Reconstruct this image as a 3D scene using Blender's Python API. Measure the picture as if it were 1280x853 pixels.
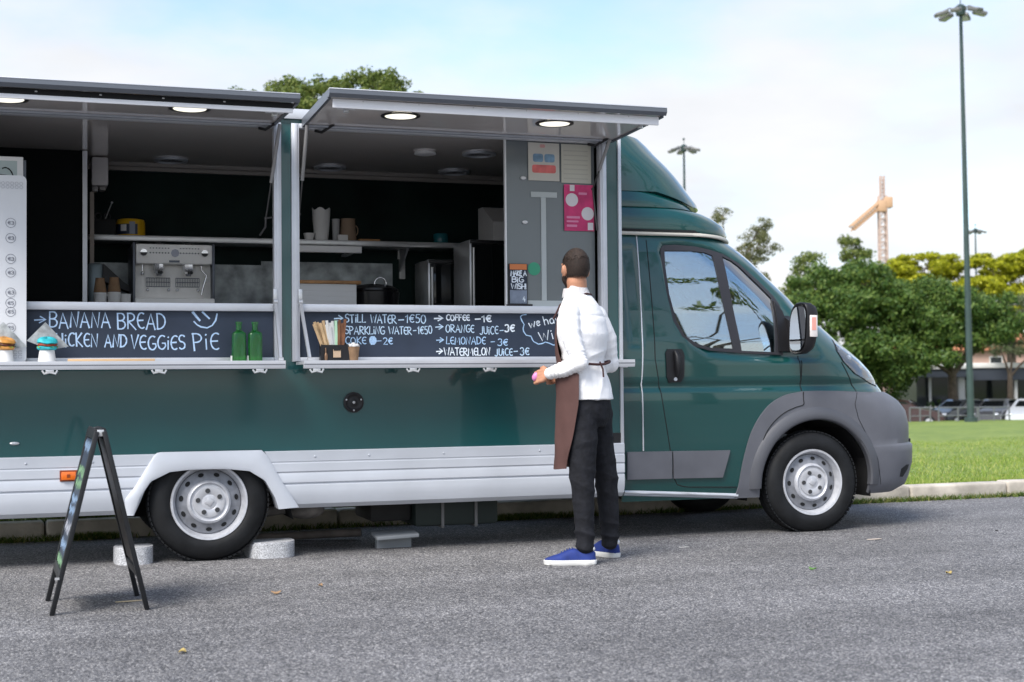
import bpy, bmesh, math, random
import numpy as np
from mathutils import Vector, Matrix
for o in list(bpy.data.objects): bpy.data.objects.remove(o)
SC = bpy.context.scene
COL = SC.collection
R = math.radians
# ---------------------------------------------------------------- camera
TH, PI_, RO = 0.32786665, 0.02960184, -0.00909611
CAM = Vector((-1.00586, -8.48815, 1.02571))
_r = Vector((math.cos(TH), -math.sin(TH), 0)); _f = Vector((math.sin(TH), math.cos(TH), 0)); _u = Vector((0, 0, 1))
_f2 = _f*math.cos(PI_) + _u*math.sin(PI_); _u2 = _u*math.cos(PI_) - _f*math.sin(PI_)
_r3 = _r*math.cos(RO) + _u2*math.sin(RO); _u3 = _u2*math.cos(RO) - _r*math.sin(RO)
cd = bpy.data.cameras.new('camera'); cam = bpy.data.objects.new('camera', cd); COL.objects.link(cam)
m = Matrix((( _r3.x, _u3.x, -_f2.x, CAM.x), (_r3.y, _u3.y, -_f2.y, CAM.y), (_r3.z, _u3.z, -_f2.z, CAM.z), (0, 0, 0, 1)))
cam.matrix_world = m
cd.lens = 50.0; cd.sensor_width = 36.0; cd.clip_start = 0.1; cd.clip_end = 5000
cd.dof.use_dof = True; cd.dof.focus_distance = 8.6; cd.dof.aperture_fstop = 3.2
SC.camera = cam
# ---------------------------------------------------------------- world: Nishita sky with broken white cloud
W = bpy.data.worlds.new("World"); SC.world = W; W.use_nodes = True
nt = W.node_tree; nt.nodes.clear()
def wn(t, **k):
    n = nt.nodes.new(t)
    for a, b in k.items(): setattr(n, a, b)
    return n
SUN_EL, SUN_AZ = R(48), math.atan2(-0.80, -0.62)      # azimuth measured from +Y towards +X
sky = wn('ShaderNodeTexSky', sky_type='NISHITA', sun_disc=False, sun_elevation=SUN_EL, sun_rotation=SUN_AZ % (2*math.pi))
sky.air_density = 1.0; sky.dust_density = 1.2; sky.ozone_density = 1.5
bg1 = wn('ShaderNodeBackground'); bg1.inputs[1].default_value = 0.10
nt.links.new(sky.outputs[0], bg1.inputs[0])
tc = wn('ShaderNodeTexCoord'); sep = wn('ShaderNodeSeparateXYZ'); nt.links.new(tc.outputs['Generated'], sep.inputs[0])
def mth(op, a, b=None):
    n = wn('ShaderNodeMath', operation=op)
    for i, v in enumerate((a, b)):
        if v is None: continue
        if isinstance(v, (int, float)): n.inputs[i].default_value = v
        else: nt.links.new(v, n.inputs[i])
    return n.outputs[0]
zz = mth('ADD', mth('MAXIMUM', sep.outputs[2], 0.0), 0.22)
cx = mth('DIVIDE', sep.outputs[0], zz); cy = mth('DIVIDE', sep.outputs[1], zz)
cmb = wn('ShaderNodeCombineXYZ'); nt.links.new(cx, cmb.inputs[0]); nt.links.new(cy, cmb.inputs[1])
mp = wn('ShaderNodeMapping'); nt.links.new(cmb.outputs[0], mp.inputs[0]); mp.inputs['Location'].default_value = (-2.2, 2.7, 0)
nz = wn('ShaderNodeTexNoise'); nz.inputs['Scale'].default_value = 1.15; nz.inputs['Detail'].default_value = 7; nz.inputs['Roughness'].default_value = 0.52
nt.links.new(mp.outputs[0], nz.inputs[0])
low = mth('SUBTRACT', 0.62, mth('MULTIPLY', sep.outputs[2], 0.62))       # more cloud towards the horizon
cov = mth('ADD', nz.outputs[0], mth('MULTIPLY', low, 0.42))
mr = wn('ShaderNodeMapRange'); mr.inputs[1].default_value = 0.52; mr.inputs[2].default_value = 0.80; nt.links.new(cov, mr.inputs[0]); mr.interpolation_type = 'SMOOTHSTEP'
nz2 = wn('ShaderNodeTexNoise'); nz2.inputs['Scale'].default_value = 1.7; nz2.inputs['Detail'].default_value = 5
mp2 = wn('ShaderNodeMapping'); mp2.inputs['Location'].default_value = (9, 4, 2); nt.links.new(cmb.outputs[0], mp2.inputs[0]); nt.links.new(mp2.outputs[0], nz2.inputs[0])
cr = wn('ShaderNodeValToRGB'); cr.color_ramp.elements[0].position = 0.34; cr.color_ramp.elements[0].color = (0.80, 0.82, 0.865, 1)
cr.color_ramp.elements[1].position = 0.62; cr.color_ramp.elements[1].color = (0.97, 0.98, 1.0, 1); nt.links.new(nz2.outputs[0], cr.inputs[0])
bg2 = wn('ShaderNodeBackground'); bg2.inputs[1].default_value = 0.395; nt.links.new(cr.outputs[0], bg2.inputs[0])
mx = wn('ShaderNodeMixShader'); nt.links.new(mr.outputs[0], mx.inputs[0]); nt.links.new(bg1.outputs[0], mx.inputs[1]); nt.links.new(bg2.outputs[0], mx.inputs[2])
ow = wn('ShaderNodeOutputWorld'); nt.links.new(mx.outputs[0], ow.inputs[0])
# ---------------------------------------------------------------- sun through thin cloud
sd = bpy.data.lights.new('sun', 'SUN'); sd.energy = 1.7; sd.angle = R(28); sd.color = (1.0, 0.955, 0.89)
sun = bpy.data.objects.new('sun', sd); COL.objects.link(sun)
sun.rotation_euler = Vector((math.sin(SUN_AZ)*math.cos(SUN_EL), math.cos(SUN_AZ)*math.cos(SUN_EL), math.sin(SUN_EL))).to_track_quat('Z', 'Y').to_euler()
SC.view_settings.view_transform = 'Standard'; SC.view_settings.look = 'None'; SC.view_settings.gamma = 1.0
SC.view_settings.use_curve_mapping = False
SC.view_settings.exposure = 1.45
SC.cycles.max_bounces = 8; SC.cycles.transparent_max_bounces = 12
# ================================================================ helpers
class M:
    def __init__(s): s.bm = bmesh.new()
    def poly(s, pts):
        vs = [s.bm.verts.new(p) for p in pts]
        return s.bm.faces.new(vs)
    def box(s, c, d, bev=0.0, rot=None, seg=2):
        g = bmesh.ops.create_cube(s.bm, size=1.0)['verts']
        mt = Matrix.Translation(c) @ (rot.to_4x4() if rot is not None else Matrix.Identity(4)) @ Matrix.Diagonal((d[0], d[1], d[2], 1))
        bmesh.ops.transform(s.bm, matrix=mt, verts=g)
        if bev > 0:
            ed = list({e for v in g for e in v.link_edges})
            bmesh.ops.bevel(s.bm, geom=ed, offset=bev, segments=seg, affect='EDGES', profile=0.5)
        return s
    def bx(s, x0, x1, y0, y1, z0, z1, bev=0.0):
        return s.box(((x0+x1)/2, (y0+y1)/2, (z0+z1)/2), (x1-x0, y1-y0, z1-z0), bev)
    def ring(s, c, ax, ay, n):
        return [s.bm.verts.new(Vector(c) + Vector(ax)*math.cos(2*math.pi*i/n) + Vector(ay)*math.sin(2*math.pi*i/n)) for i in range(n)]
    def skin(s, rings, caps=True, closed=False):
        n = len(rings[0])
        pr = list(zip(rings, rings[1:])) + ([(rings[-1], rings[0])] if closed else [])
        for a, b in pr:
            for i in range(n):
                j = (i+1) % n
                s.bm.faces.new((a[i], a[j], b[j], b[i]))
        if caps and not closed:
            s.bm.faces.new(list(reversed(rings[0]))); s.bm.faces.new(rings[-1])
        return s
    def cyl(s, a, b, r, r2=None, n=20, caps=True):
        a, b = Vector(a), Vector(b); d = (b-a).normalized()
        x = d.orthogonal().normalized(); y = d.cross(x); r2 = r if r2 is None else r2
        return s.skin([s.ring(a, x*r, y*r, n), s.ring(b, x*r2, y*r2, n)], caps)
    def tube(s, pts, r, n=8, caps=True):
        pts = [Vector(p) for p in pts]; rr = r if isinstance(r, (list, tuple)) else [r]*len(pts)
        rings = []; x = None
        for i, p in enumerate(pts):
            d = (pts[min(i+1, len(pts)-1)] - pts[max(i-1, 0)]).normalized()
            x = d.orthogonal().normalized() if x is None else (x - d*x.dot(d)).normalized()
            y = d.cross(x)
            rings.append(s.ring(p, x*rr[i], y*rr[i], n))
        return s.skin(rings, caps)
    def lathe(s, prof, c=(0, 0, 0), axis=(0, 0, 1), n=32, caps=True):
        c = Vector(c); d = Vector(axis).normalized(); x = d.orthogonal().normalized(); y = d.cross(x)
        return s.skin([s.ring(c + d*h, x*max(r, 1e-4), y*max(r, 1e-4), n) for r, h in prof], caps)
    def prism(s, poly, axis, a, b):
        def P(u, v, w):
            return {'x': (w, u, v), 'y': (u, w, v), 'z': (u, v, w)}[axis]
        A = [s.bm.verts.new(P(u, v, a)) for u, v in poly]; B = [s.bm.verts.new(P(u, v, b)) for u, v in poly]
        n = len(poly)
        for i in range(n):
            j = (i+1) % n; s.bm.faces.new((A[i], A[j], B[j], B[i]))
        s.bm.faces.new(list(reversed(A))); s.bm.faces.new(B)
        return s
    def ell(s, c, r, nu=20, nv=12, rot=None):
        g = bmesh.ops.create_uvsphere(s.bm, u_segments=nu, v_segments=nv, radius=1.0)['verts']
        mt = Matrix.Translation(c) @ (rot.to_4x4() if rot is not None else Matrix.Identity(4)) @ Matrix.Diagonal((r[0], r[1], r[2], 1))
        bmesh.ops.transform(s.bm, matrix=mt, verts=g); return s
    def disc(s, c, nrm, r, n=24):
        d = Vector(nrm).normalized(); x = d.orthogonal().normalized(); y = d.cross(x)
        s.bm.faces.new(s.ring(c, x*r, y*r, n)); return s
    def build(s, name, mat, parent=None, smooth=35, off=None, fix=True):
        if fix: bmesh.ops.recalc_face_normals(s.bm, faces=s.bm.faces[:])
        me = bpy.data.meshes.new(name); s.bm.to_mesh(me); s.bm.free()
        return link(name, me, mat, parent, smooth, off)
def link(name, me, mat, parent=None, smooth=35, off=None):
    if mat is not None: me.materials.append(mat)
    o = bpy.data.objects.new(name, me); COL.objects.link(o)
    if smooth:
        me.polygons.foreach_set('use_smooth', [True]*len(me.polygons))
        if smooth < 180: me.set_sharp_from_angle(angle=R(smooth))
    if parent is not None:
        o.parent = parent
        w = Vector((0, 0, 0)); q = parent
        if off is None:                       # mesh was written in world space: take the root's place off
            while q is not None: w += q.location; q = q.parent
            if w.length > 0: me.transform(Matrix.Translation(-w))
        # off given: mesh already written in the parent's own space
    return o
def tag(o, label=None, cat=None, group=None, kind=None):
    if label: o['label'] = label
    if cat: o['category'] = cat
    if group: o['group'] = group
    if kind: o['kind'] = kind
    return o
def thing(name, label, cat, loc=(0, 0, 0), rz=0.0, group=None):
    o = bpy.data.objects.new(name, None); COL.objects.link(o); o.empty_display_size = 0.1
    o.location = loc; o.rotation_euler = (0, 0, rz)
    return tag(o, label, cat, group)
def copy_tree(o, parent=None):
    c = o.copy(); COL.objects.link(c)
    if parent is not None: c.parent = parent
    for ch in [q for q in bpy.data.objects if q.parent == o]: copy_tree(ch, c)
    return c
def fused(ms, name, mat, parent, voxel, smooth_it=3, fac=0.5, fold=None, off=None):
    """union of overlapping closed solids as one continuous skin"""
    me = bpy.data.meshes.new(name); bmesh.ops.recalc_face_normals(ms.bm, faces=ms.bm.faces[:]); ms.bm.to_mesh(me); ms.bm.free()
    t = bpy.data.objects.new('tmp', me); COL.objects.link(t)
    md = t.modifiers.new('r', 'REMESH'); md.mode = 'VOXEL'; md.voxel_size = voxel
    if smooth_it:
        sm = t.modifiers.new('s', 'SMOOTH'); sm.factor = fac; sm.iterations = smooth_it
    dg = bpy.context.evaluated_depsgraph_get(); dg.update()
    nm = bpy.data.meshes.new_from_object(t.evaluated_get(dg))
    bpy.data.objects.remove(t)
    nm.name = name
    if fold:
        n = len(nm.vertices); co = np.empty(n*3); nm.vertices.foreach_get('co', co); co = co.reshape(-1, 3)
        no = np.empty(n*3); nm.vertices.foreach_get('normal', no); no = no.reshape(-1, 3)
        nm.vertices.foreach_set('co', (co + no*fold(co)[:, None]).ravel()); nm.update()
    return link(name, nm, mat, parent, 180, off)
# ================================================================ materials
MATS = {}
def P(name, col, rough=0.5, metal=0.0, coat=0.0, var=None, bump=None, trans=0.0, emit=None, spec=0.5, ior=1.45, alpha=1.0, coat_rough=0.03, rvar=None):
    mt = bpy.data.materials.new(name); mt.use_nodes = True; t = mt.node_tree; b = t.nodes['Principled BSDF']
    b.inputs['Base Color'].default_value = (*col, 1); b.inputs['Roughness'].default_value = rough; b.inputs['Metallic'].default_value = metal
    b.inputs['Coat Weight'].default_value = coat; b.inputs['Coat Roughness'].default_value = coat_rough
    b.inputs['Transmission Weight'].default_value = trans; b.inputs['Specular IOR Level'].default_value = spec; b.inputs['IOR'].default_value = ior
    b.inputs['Alpha'].default_value = alpha
    tcn = t.nodes.new('ShaderNodeTexCoord')
    if emit:
        b.inputs['Emission Color'].default_value = (*emit[0], 1); b.inputs['Emission Strength'].default_value = emit[1]
    if var:                                   # (scale, amount): mottling in the surface's own colour
        n = t.nodes.new('ShaderNodeTexNoise'); n.inputs['Scale'].default_value = var[0]; n.inputs['Detail'].default_value = 6
        t.links.new(tcn.outputs['Object'], n.inputs[0])
        r_ = t.nodes.new('ShaderNodeValToRGB'); a = var[1]
        r_.color_ramp.elements[0].position = 0.3; r_.color_ramp.elements[1].position = 0.7
        r_.color_ramp.elements[0].color = (*[c*(1-a) for c in col], 1); r_.color_ramp.elements[1].color = (*[min(1, c*(1+a)) for c in col], 1)
        t.links.new(n.outputs[0], r_.inputs[0]); t.links.new(r_.outputs[0], b.inputs['Base Color'])
    if rvar:
        n = t.nodes.new('ShaderNodeTexNoise'); n.inputs['Scale'].default_value = rvar[0]; n.inputs['Detail'].default_value = 5
        t.links.new(tcn.outputs['Object'], n.inputs[0]); q = t.nodes.new('ShaderNodeMapRange'); q.inputs[3].default_value = rough*(1-rvar[1]); q.inputs[4].default_value = rough*(1+rvar[1])
        t.links.new(n.outputs[0], q.inputs[0]); t.links.new(q.outputs[0], b.inputs['Roughness'])
    if bump:
        n = t.nodes.new('ShaderNodeTexNoise'); n.inputs['Scale'].default_value = bump[0]; n.inputs['Detail'].default_value = bump[2] if len(bump) > 2 else 4
        t.links.new(tcn.outputs['Object'], n.inputs[0])
        u = t.nodes.new('ShaderNodeBump'); u.inputs['Strength'].default_value = bump[1]; u.inputs['Distance'].default_value = bump[3] if len(bump) > 3 else 0.01
        t.links.new(n.outputs[0], u.inputs['Height']); t.links.new(u.outputs[0], b.inputs['Normal'])
        if coat: t.links.new(u.outputs[0], b.inputs['Coat Normal'])
    MATS[name] = mt
    return mt
def leafmat(name, c1, c2, c3, tr=0.35):
    mt = bpy.data.materials.new(name); mt.use_nodes = True; t = mt.node_tree; b = t.nodes['Principled BSDF']
    g = t.nodes.new('ShaderNodeNewGeometry'); r_ = t.nodes.new('ShaderNodeValToRGB')
    e = r_.color_ramp.elements; e[0].color = (*c1, 1); e[1].color = (*c3, 1); e[1].position = 1.0
    k = e.new(0.55); k.color = (*c2, 1)
    t.links.new(g.outputs['Random Per Island'], r_.inputs[0]); t.links.new(r_.outputs[0], b.inputs['Base Color'])
    b.inputs['Roughness'].default_value = 0.5; b.inputs['Specular IOR Level'].default_value = 0.3
    tl = t.nodes.new('ShaderNodeBsdfTranslucent'); t.links.new(r_.outputs[0], tl.inputs[0])
    mxs = t.nodes.new('ShaderNodeMixShader'); mxs.inputs[0].default_value = tr
    t.links.new(b.outputs[0], mxs.inputs[1]); t.links.new(tl.outputs[0], mxs.inputs[2])
    t.links.new(mxs.outputs[0], t.nodes['Material Output'].inputs[0])
    return mt
def glassmat(name, tint, refl=0.12):
    """window pane: tinted see-through with fresnel mirror"""
    mt = bpy.data.materials.new(name); mt.use_nodes = True; t = mt.node_tree; t.nodes.remove(t.nodes['Principled BSDF'])
    tr = t.nodes.new('ShaderNodeBsdfTransparent'); tr.inputs[0].default_value = (*tint, 1)
    gl = t.nodes.new('ShaderNodeBsdfGlossy'); gl.inputs['Roughness'].default_value = 0.01; gl.inputs[0].default_value = (1, 1, 1, 1)
    fr = t.nodes.new('ShaderNodeFresnel'); fr.inputs[0].default_value = 1.55
    ad = t.nodes.new('ShaderNodeMath'); ad.operation = 'ADD'; ad.inputs[1].default_value = refl; t.links.new(fr.outputs[0], ad.inputs[0])
    mxs = t.nodes.new('ShaderNodeMixShader'); t.links.new(ad.outputs[0], mxs.inputs[0]); t.links.new(tr.outputs[0], mxs.inputs[1]); t.links.new(gl.outputs[0], mxs.inputs[2])
    t.links.new(mxs.outputs[0], t.nodes['Material Output'].inputs[0])
    return mt
paint = P('green_paint', (0.002, 0.054, 0.051), 0.32, 0.0, 1.0, rvar=(3, .25), bump=(1.6, 0.035, 1, 0.02))
paint_flat = P('green_paint_panel', (0.005, 0.072, 0.074), 0.36, 0.0, 0.9, var=(1.1, .10), rvar=(5, .3), bump=(1.3, 0.05, 1, 0.02), coat_rough=0.06)
silver = P('anodised_aluminium', (0.66, 0.68, 0.72), 0.36, 0.35, var=(6, 0.06))
silver_d = P('dull_aluminium', (0.44, 0.47, 0.52), 0.4, 0.35, var=(8, 0.08))
skirtm = P('silver_grey_skirt_paint', (0.54, 0.57, 0.62), 0.38, 0.10, 0.25, var=(2.2, 0.09), bump=(2.0, 0.06, 2, 0.02), coat_rough=0.15)
greyplast = P('dark_grey_plastic', (0.122, 0.127, 0.146), 0.46, var=(5, 0.10), bump=(300, 0.12, 2, 0.002))
black = P('black_plastic', (0.012, 0.012, 0.014), 0.45)
blackm = P('matt_black', (0.010, 0.011, 0.012), 0.8)
rubber = P('tyre_rubber', (0.011, 0.012, 0.0135), 0.62, var=(9, 0.35), bump=(60, 0.12), spec=.3)
rimm = P('wheel_silver_paint', (0.56, 0.575, 0.61), 0.38, 0.3, var=(22, 0.14))
white = P('white_plastic', (0.78, 0.79, 0.80), 0.4)
whiteg = P('white_laminate', (0.84, 0.79, 0.765), 0.10, coat=1.0, var=(1.2, 0.05), coat_rough=0.05)
inwall = P('dark_green_interior_wall', (0.007, 0.017, 0.015), 0.6, var=(2.5, 0.5), spec=.12)
steel = P('brushed_steel', (0.62, 0.63, 0.64), 0.32, 0.6, var=(10, 0.08))
chalk = P('chalk_paint_white', (0.80, 0.88, 1.0), 0.7, var=(220, 0.10))
chalk2 = P('chalk_paint_pale_blue', (0.42, 0.62, 0.95), 0.75, var=(160, 0.25))
board = P('slate_blackboard', (0.030, 0.043, 0.070), 0.55, var=(4, 0.16))
glass_cab = glassmat('cab_window_glass', (0.66, 0.90, 0.92), 0.32)
lampem = P('lamp_diffuser_lit', (0.9, 0.9, 0.85), 0.4, emit=((1.0, 0.96, 0.80), 0.40))
wood = P('oiled_wood', (0.42, 0.22, 0.09), 0.5, var=(14, 0.3))
# ================================================================ the setting
def kerb_y(x): return 1.60 + 0.040*x                     # gutter line at the foot of the kerb
KD = Vector((1, 0.040, 0)).normalized(); KN = Vector((-0.040, 1, 0)).normalized()
def road_mat():
    mt = bpy.data.materials.new('worn_asphalt'); mt.use_nodes = True; t = mt.node_tree; b = t.nodes['Principled BSDF']; L = t.links.new
    tcn = t.nodes.new('ShaderNodeTexCoord')
    def vor(sc):
        v = t.nodes.new('ShaderNodeTexVoronoi'); v.inputs['Scale'].default_value = sc; L(tcn.outputs['Object'], v.inputs[0]); return v
    def noise(sc, d=4):
        v = t.nodes.new('ShaderNodeTexNoise'); v.inputs['Scale'].default_value = sc; v.inputs['Detail'].default_value = d; L(tcn.outputs['Object'], v.inputs[0]); return v
    v1 = vor(125); sp = t.nodes.new('ShaderNodeSeparateColor'); L(v1.outputs['Color'], sp.inputs[0])
    r1 = t.nodes.new('ShaderNodeValToRGB'); e = r1.color_ramp.elements
    e[0].color = (0.088, 0.088, 0.095, 1); e[0].position = 0.05; e[1].color = (0.62, 0.60, 0.58, 1); e[1].position = 1.0
    k = e.new(0.45); k.color = (0.235, 0.232, 0.242, 1); k = e.new(0.80); k.color = (0.37, 0.362, 0.36, 1)
    L(sp.outputs[0], r1.inputs[0])
    # tar between the stones
    r2 = t.nodes.new('ShaderNodeMapRange'); r2.inputs[1].default_value = 0.25; r2.inputs[2].default_value = 0.62; r2.inputs[3].default_value = 1.0; r2.inputs[4].default_value = 0.42
    L(v1.outputs['Distance'], r2.inputs[0])
    mu = t.nodes.new('ShaderNodeMix'); mu.data_type = 'RGBA'; mu.blend_type = 'MULTIPLY'; mu.inputs[0].default_value = 1.0
    L(r1.outputs[0], mu.inputs[6]); L(r2.outputs[0], mu.inputs[7])
    n1 = noise(0.55, 6); r3 = t.nodes.new('ShaderNodeMapRange'); r3.inputs[1].default_value = 0.3; r3.inputs[2].default_value = 0.7; r3.inputs[3].default_value = 0.80; r3.inputs[4].default_value = 1.16; L(n1.outputs[0], r3.inputs[0])
    n2 = noise(7, 5); r4 = t.nodes.new('ShaderNodeMapRange'); r4.inputs[1].default_value = 0.3; r4.inputs[2].default_value = 0.7; r4.inputs[3].default_value = 0.86; r4.inputs[4].default_value = 1.12; L(n2.outputs[0], r4.inputs[0])
    mm = t.nodes.new('ShaderNodeMath'); mm.operation = 'MULTIPLY'; L(r3.outputs[0], mm.inputs[0]); L(r4.outputs[0], mm.inputs[1])
    m2 = t.nodes.new('ShaderNodeMix'); m2.data_type = 'RGBA'; m2.blend_type = 'MULTIPLY'; m2.inputs[0].default_value = 1.0
    mpb = t.nodes.new('ShaderNodeMapping'); mpb.inputs['Scale'].default_value = (.10, 1.0, 1); L(tcn.outputs['Object'], mpb.inputs[0])
    nb = t.nodes.new('ShaderNodeTexNoise'); nb.inputs['Scale'].default_value = 1.5; nb.inputs['Detail'].default_value = 4; L(mpb.outputs[0], nb.inputs[0])
    rb = t.nodes.new('ShaderNodeMapRange'); rb.inputs[1].default_value = .35; rb.inputs[2].default_value = .68; rb.inputs[3].default_value = .80; rb.inputs[4].default_value = 1.12; L(nb.outputs[0], rb.inputs[0])
    mm2 = t.nodes.new('ShaderNodeMath'); mm2.operation = 'MULTIPLY'; L(mm.outputs[0], mm2.inputs[0]); L(rb.outputs[0], mm2.inputs[1])
    no = noise(2.3, 3); ro_ = t.nodes.new('ShaderNodeMapRange'); ro_.inputs[1].default_value = .66; ro_.inputs[2].default_value = .76; ro_.inputs[3].default_value = 1.0; ro_.inputs[4].default_value = .72; L(no.outputs[0], ro_.inputs[0])
    mm3 = t.nodes.new('ShaderNodeMath'); mm3.operation = 'MULTIPLY'; L(mm2.outputs[0], mm3.inputs[0]); L(ro_.outputs[0], mm3.inputs[1]); mm = mm3
    L(mu.outputs[2], m2.inputs[6]); L(mm.outputs[0], m2.inputs[7]); L(m2.outputs[2], b.inputs['Base Color'])
    b.inputs['Roughness'].default_value = 0.82
    bu = t.nodes.new('ShaderNodeBump'); bu.inputs['Strength'].default_value = 0.55; bu.inputs['Distance'].default_value = 0.006; bu.invert = True
    L(v1.outputs['Distance'], bu.inputs['Height']); L(bu.outputs[0], b.inputs['Normal'])
    return mt
roadm = road_mat()
g = M(); x0, x1 = -160, 160
g.poly([(x0, -140, 0), (x1, -140, 0), (x1, kerb_y(x1)+.05, 0), (x0, kerb_y(x0)+.05, 0)])
tag(g.build('road', roadm, None, 0), 'worn speckled grey asphalt road in front of the truck', 'road', kind='structure')
# earth to the horizon
earth = P('dry_earth', (0.13, 0.15, 0.07), 0.9, var=(0.05, 0.3))
g = M(); g.poly([(-2500, -2500, -1.9), (2500, -2500, -1.9), (2500, 2500, -1.9), (-2500, 2500, -1.9)])
tag(g.build('ground', earth, None, 0), 'dry ground stretching to the horizon', 'ground', kind='structure')
# kerb: real stones with joints
kerbm = P('pale_limestone_kerb', (0.46, 0.42, 0.36), 0.8, var=(5, 0.28), bump=(40, 0.4, 5))
g = M(); rnd = random.Random(3); u = -24.0
while u < 60:
    ln = 1.0 + rnd.uniform(-.06, .06); c = Vector((0, 1.60, 0)) + KD*(u+ln/2) + KN*(0.09+rnd.uniform(-.004, .004))
    g.box((c.x, c.y, 0.035+rnd.uniform(-.004, .004)), (ln-0.012, 0.17, 0.19), 0.022, Matrix.Rotation(math.atan(0.04), 3, 'Z'), 3); u += ln
tag(g.build('kerb', kerbm, None, 40), 'pale stone kerb running behind the truck', 'kerb', kind='structure')
# lawn: slopes gently away
def lawn_z(x, y):
    d = max(0.0, y - kerb_y(x) - 0.17)
    return 0.115 - 0.0246*d + 0.015*math.sin(x*0.7+y*0.4)*min(1, d/2) + 0.01*math.sin(x*2.3-y*1.7)*min(1, d/2)
def grass_mat():
    mt = bpy.data.materials.new('lawn_turf'); mt.use_nodes = True; t = mt.node_tree; b = t.nodes['Principled BSDF']; L = t.links.new
    tcn = t.nodes.new('ShaderNodeTexCoord')
    def noise(sc, d=4):
        v = t.nodes.new('ShaderNodeTexNoise'); v.inputs['Scale'].default_value = sc; v.inputs['Detail'].default_value = d; L(tcn.outputs['Object'], v.inputs[0]); return v
    a = noise(0.35, 5); c = noise(3.2, 6); d = noise(38, 3)
    r = t.nodes.new('ShaderNodeValToRGB'); e = r.color_ramp.elements
    e[0].position = .36; e[0].color = (0.085, 0.15, 0.022, 1); e[1].position = .66; e[1].color = (0.28, 0.34, 0.07, 1)
    s = t.nodes.new('ShaderNodeMath'); s.operation = 'ADD'; s2 = t.nodes.new('ShaderNodeMath'); s2.operation = 'MULTIPLY_ADD'; s2.inputs[1].default_value = 0.4
    L(c.outputs[0], s2.inputs[0]); q = t.nodes.new('ShaderNodeMath'); q.operation = 'MULTIPLY'; q.inputs[1].default_value = 0.3; L(d.outputs[0], q.inputs[0]); L(q.outputs[0], s2.inputs[2])
    q2 = t.nodes.new('ShaderNodeMath'); q2.operation = 'MULTIPLY'; q2.inputs[1].default_value = 0.3; L(a.outputs[0], q2.inputs[0]); L(q2.outputs[0], s.inputs[0]); L(s2.outputs[0], s.inputs[1])
    L(s.outputs[0], r.inputs[0]); L(r.outputs[0], b.inputs['Base Color']); b.inputs['Roughness'].default_value = 0.8
    bu = t.nodes.new('ShaderNodeBump'); bu.inputs['Strength'].default_value = 0.8; bu.inputs['Distance'].default_value = 0.03; L(d.outputs[0], bu.inputs['Height']); L(bu.outputs[0], b.inputs['Normal'])
    return mt
lawnm = grass_mat()
g = M(); xs = list(np.concatenate([np.linspace(-60, -8, 14), np.linspace(-6, 30, 73), np.linspace(34, 110, 20)])); ts = list(np.concatenate([[0, .1, .3], np.linspace(.6, 12, 30), np.linspace(13, 50, 20)]))
vv = [[g.bm.verts.new((x, kerb_y(x)+.16+t_*(1 if True else 1), lawn_z(x, kerb_y(x)+.16+t_))) for x in xs] for t_ in ts]
for i in range(len(ts)-1):
    for j in range(len(xs)-1): g.bm.faces.new((vv[i][j], vv[i][j+1], vv[i+1][j+1], vv[i+1][j]))
tag(g.build('lawn', lawnm, None, 180), 'bright green lawn beyond the kerb', 'lawn', kind='structure')
# grass blades over the part of the lawn near the kerb
def blades(name, pts, h, w, mat, seed, lean=.5):
    r = np.random.default_rng(seed); n = len(pts); pts = np.array(pts)
    a = r.uniform(0, 2*np.pi, n); hh = h*r.uniform(.5, 1.2, n); ww = w*r.uniform(.6, 1.2, n)
    dx = np.cos(a)*ww; dy = np.sin(a)*ww; lx = r.normal(0, lean, n)*hh; ly = r.normal(0, lean, n)*hh
    V = np.empty((n, 3, 3)); V[:, 0] = pts - np.c_[dx, dy, np.zeros(n)]; V[:, 1] = pts + np.c_[dx, dy, np.zeros(n)]; V[:, 2] = pts + np.c_[lx, ly, hh]
    me = bpy.data.meshes.new(name); me.vertices.add(n*3); me.vertices.foreach_set('co', V.ravel())
    me.loops.add(n*3); me.loops.foreach_set('vertex_index', np.arange(n*3, dtype=np.int32)); me.polygons.add(n)
    me.polygons.foreach_set('loop_start', np.arange(0, n*3, 3, dtype=np.int32)); me.polygons.foreach_set('loop_total', np.full(n, 3, dtype=np.int32))
    me.update(); me.validate(); return link(name, me, mat, None, 0)
bladem = leafmat('grass_blade', (0.16, 0.26, 0.035), (0.26, 0.36, 0.06), (0.46, 0.46, 0.15), 0.3)
r = np.random.default_rng(5); pts = []
while len(pts) < 95000:
    x = r.uniform(3.6, 22); t_ = r.power(0.55)*14
    if r.random() < 0.35 and t_ > 6: continue
    y = kerb_y(x)+.18+t_; pts.append((x, y, lawn_z(x, y)-.004))
tag(blades('lawn_grass', pts, 0.045, 0.005, bladem, 6), 'short green grass on the lawn beyond the kerb', 'grass', kind='stuff')
weedm = leafmat('weed_leaf', (0.06, 0.12, 0.02), (0.12, 0.19, 0.035), (0.30, 0.27, 0.10), 0.3)
pts = []
for cx_, n, sx, top in ((2.55, 900, .16, 1), (2.15, 500, .2, 1), (-.62, 900, .13, 1), (-1.25, 500, .15, 1), (3.1, 250, .2, 1), (3.9, 250, .3, 0), (4.9, 500, .5, 0), (6.0, 600, .4, 0), (7.2, 700, .5, 0), (1.0, 250, .3, 1), (8.8, 600, .6, 0), (5.4, 300, .3, 0)):
    for i in range(n):
        x = r.normal(cx_, sx); y = kerb_y(x) - abs(r.normal(0, .03)) - (.005 if not top else .0); z = 0.0
        pts.append((x, y, z))
tag(blades('gutter_weeds', pts, 0.05, 0.006, weedm, 8, .8), 'weeds growing in the gutter along the kerb', 'weeds', kind='stuff')
pts = []
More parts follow.
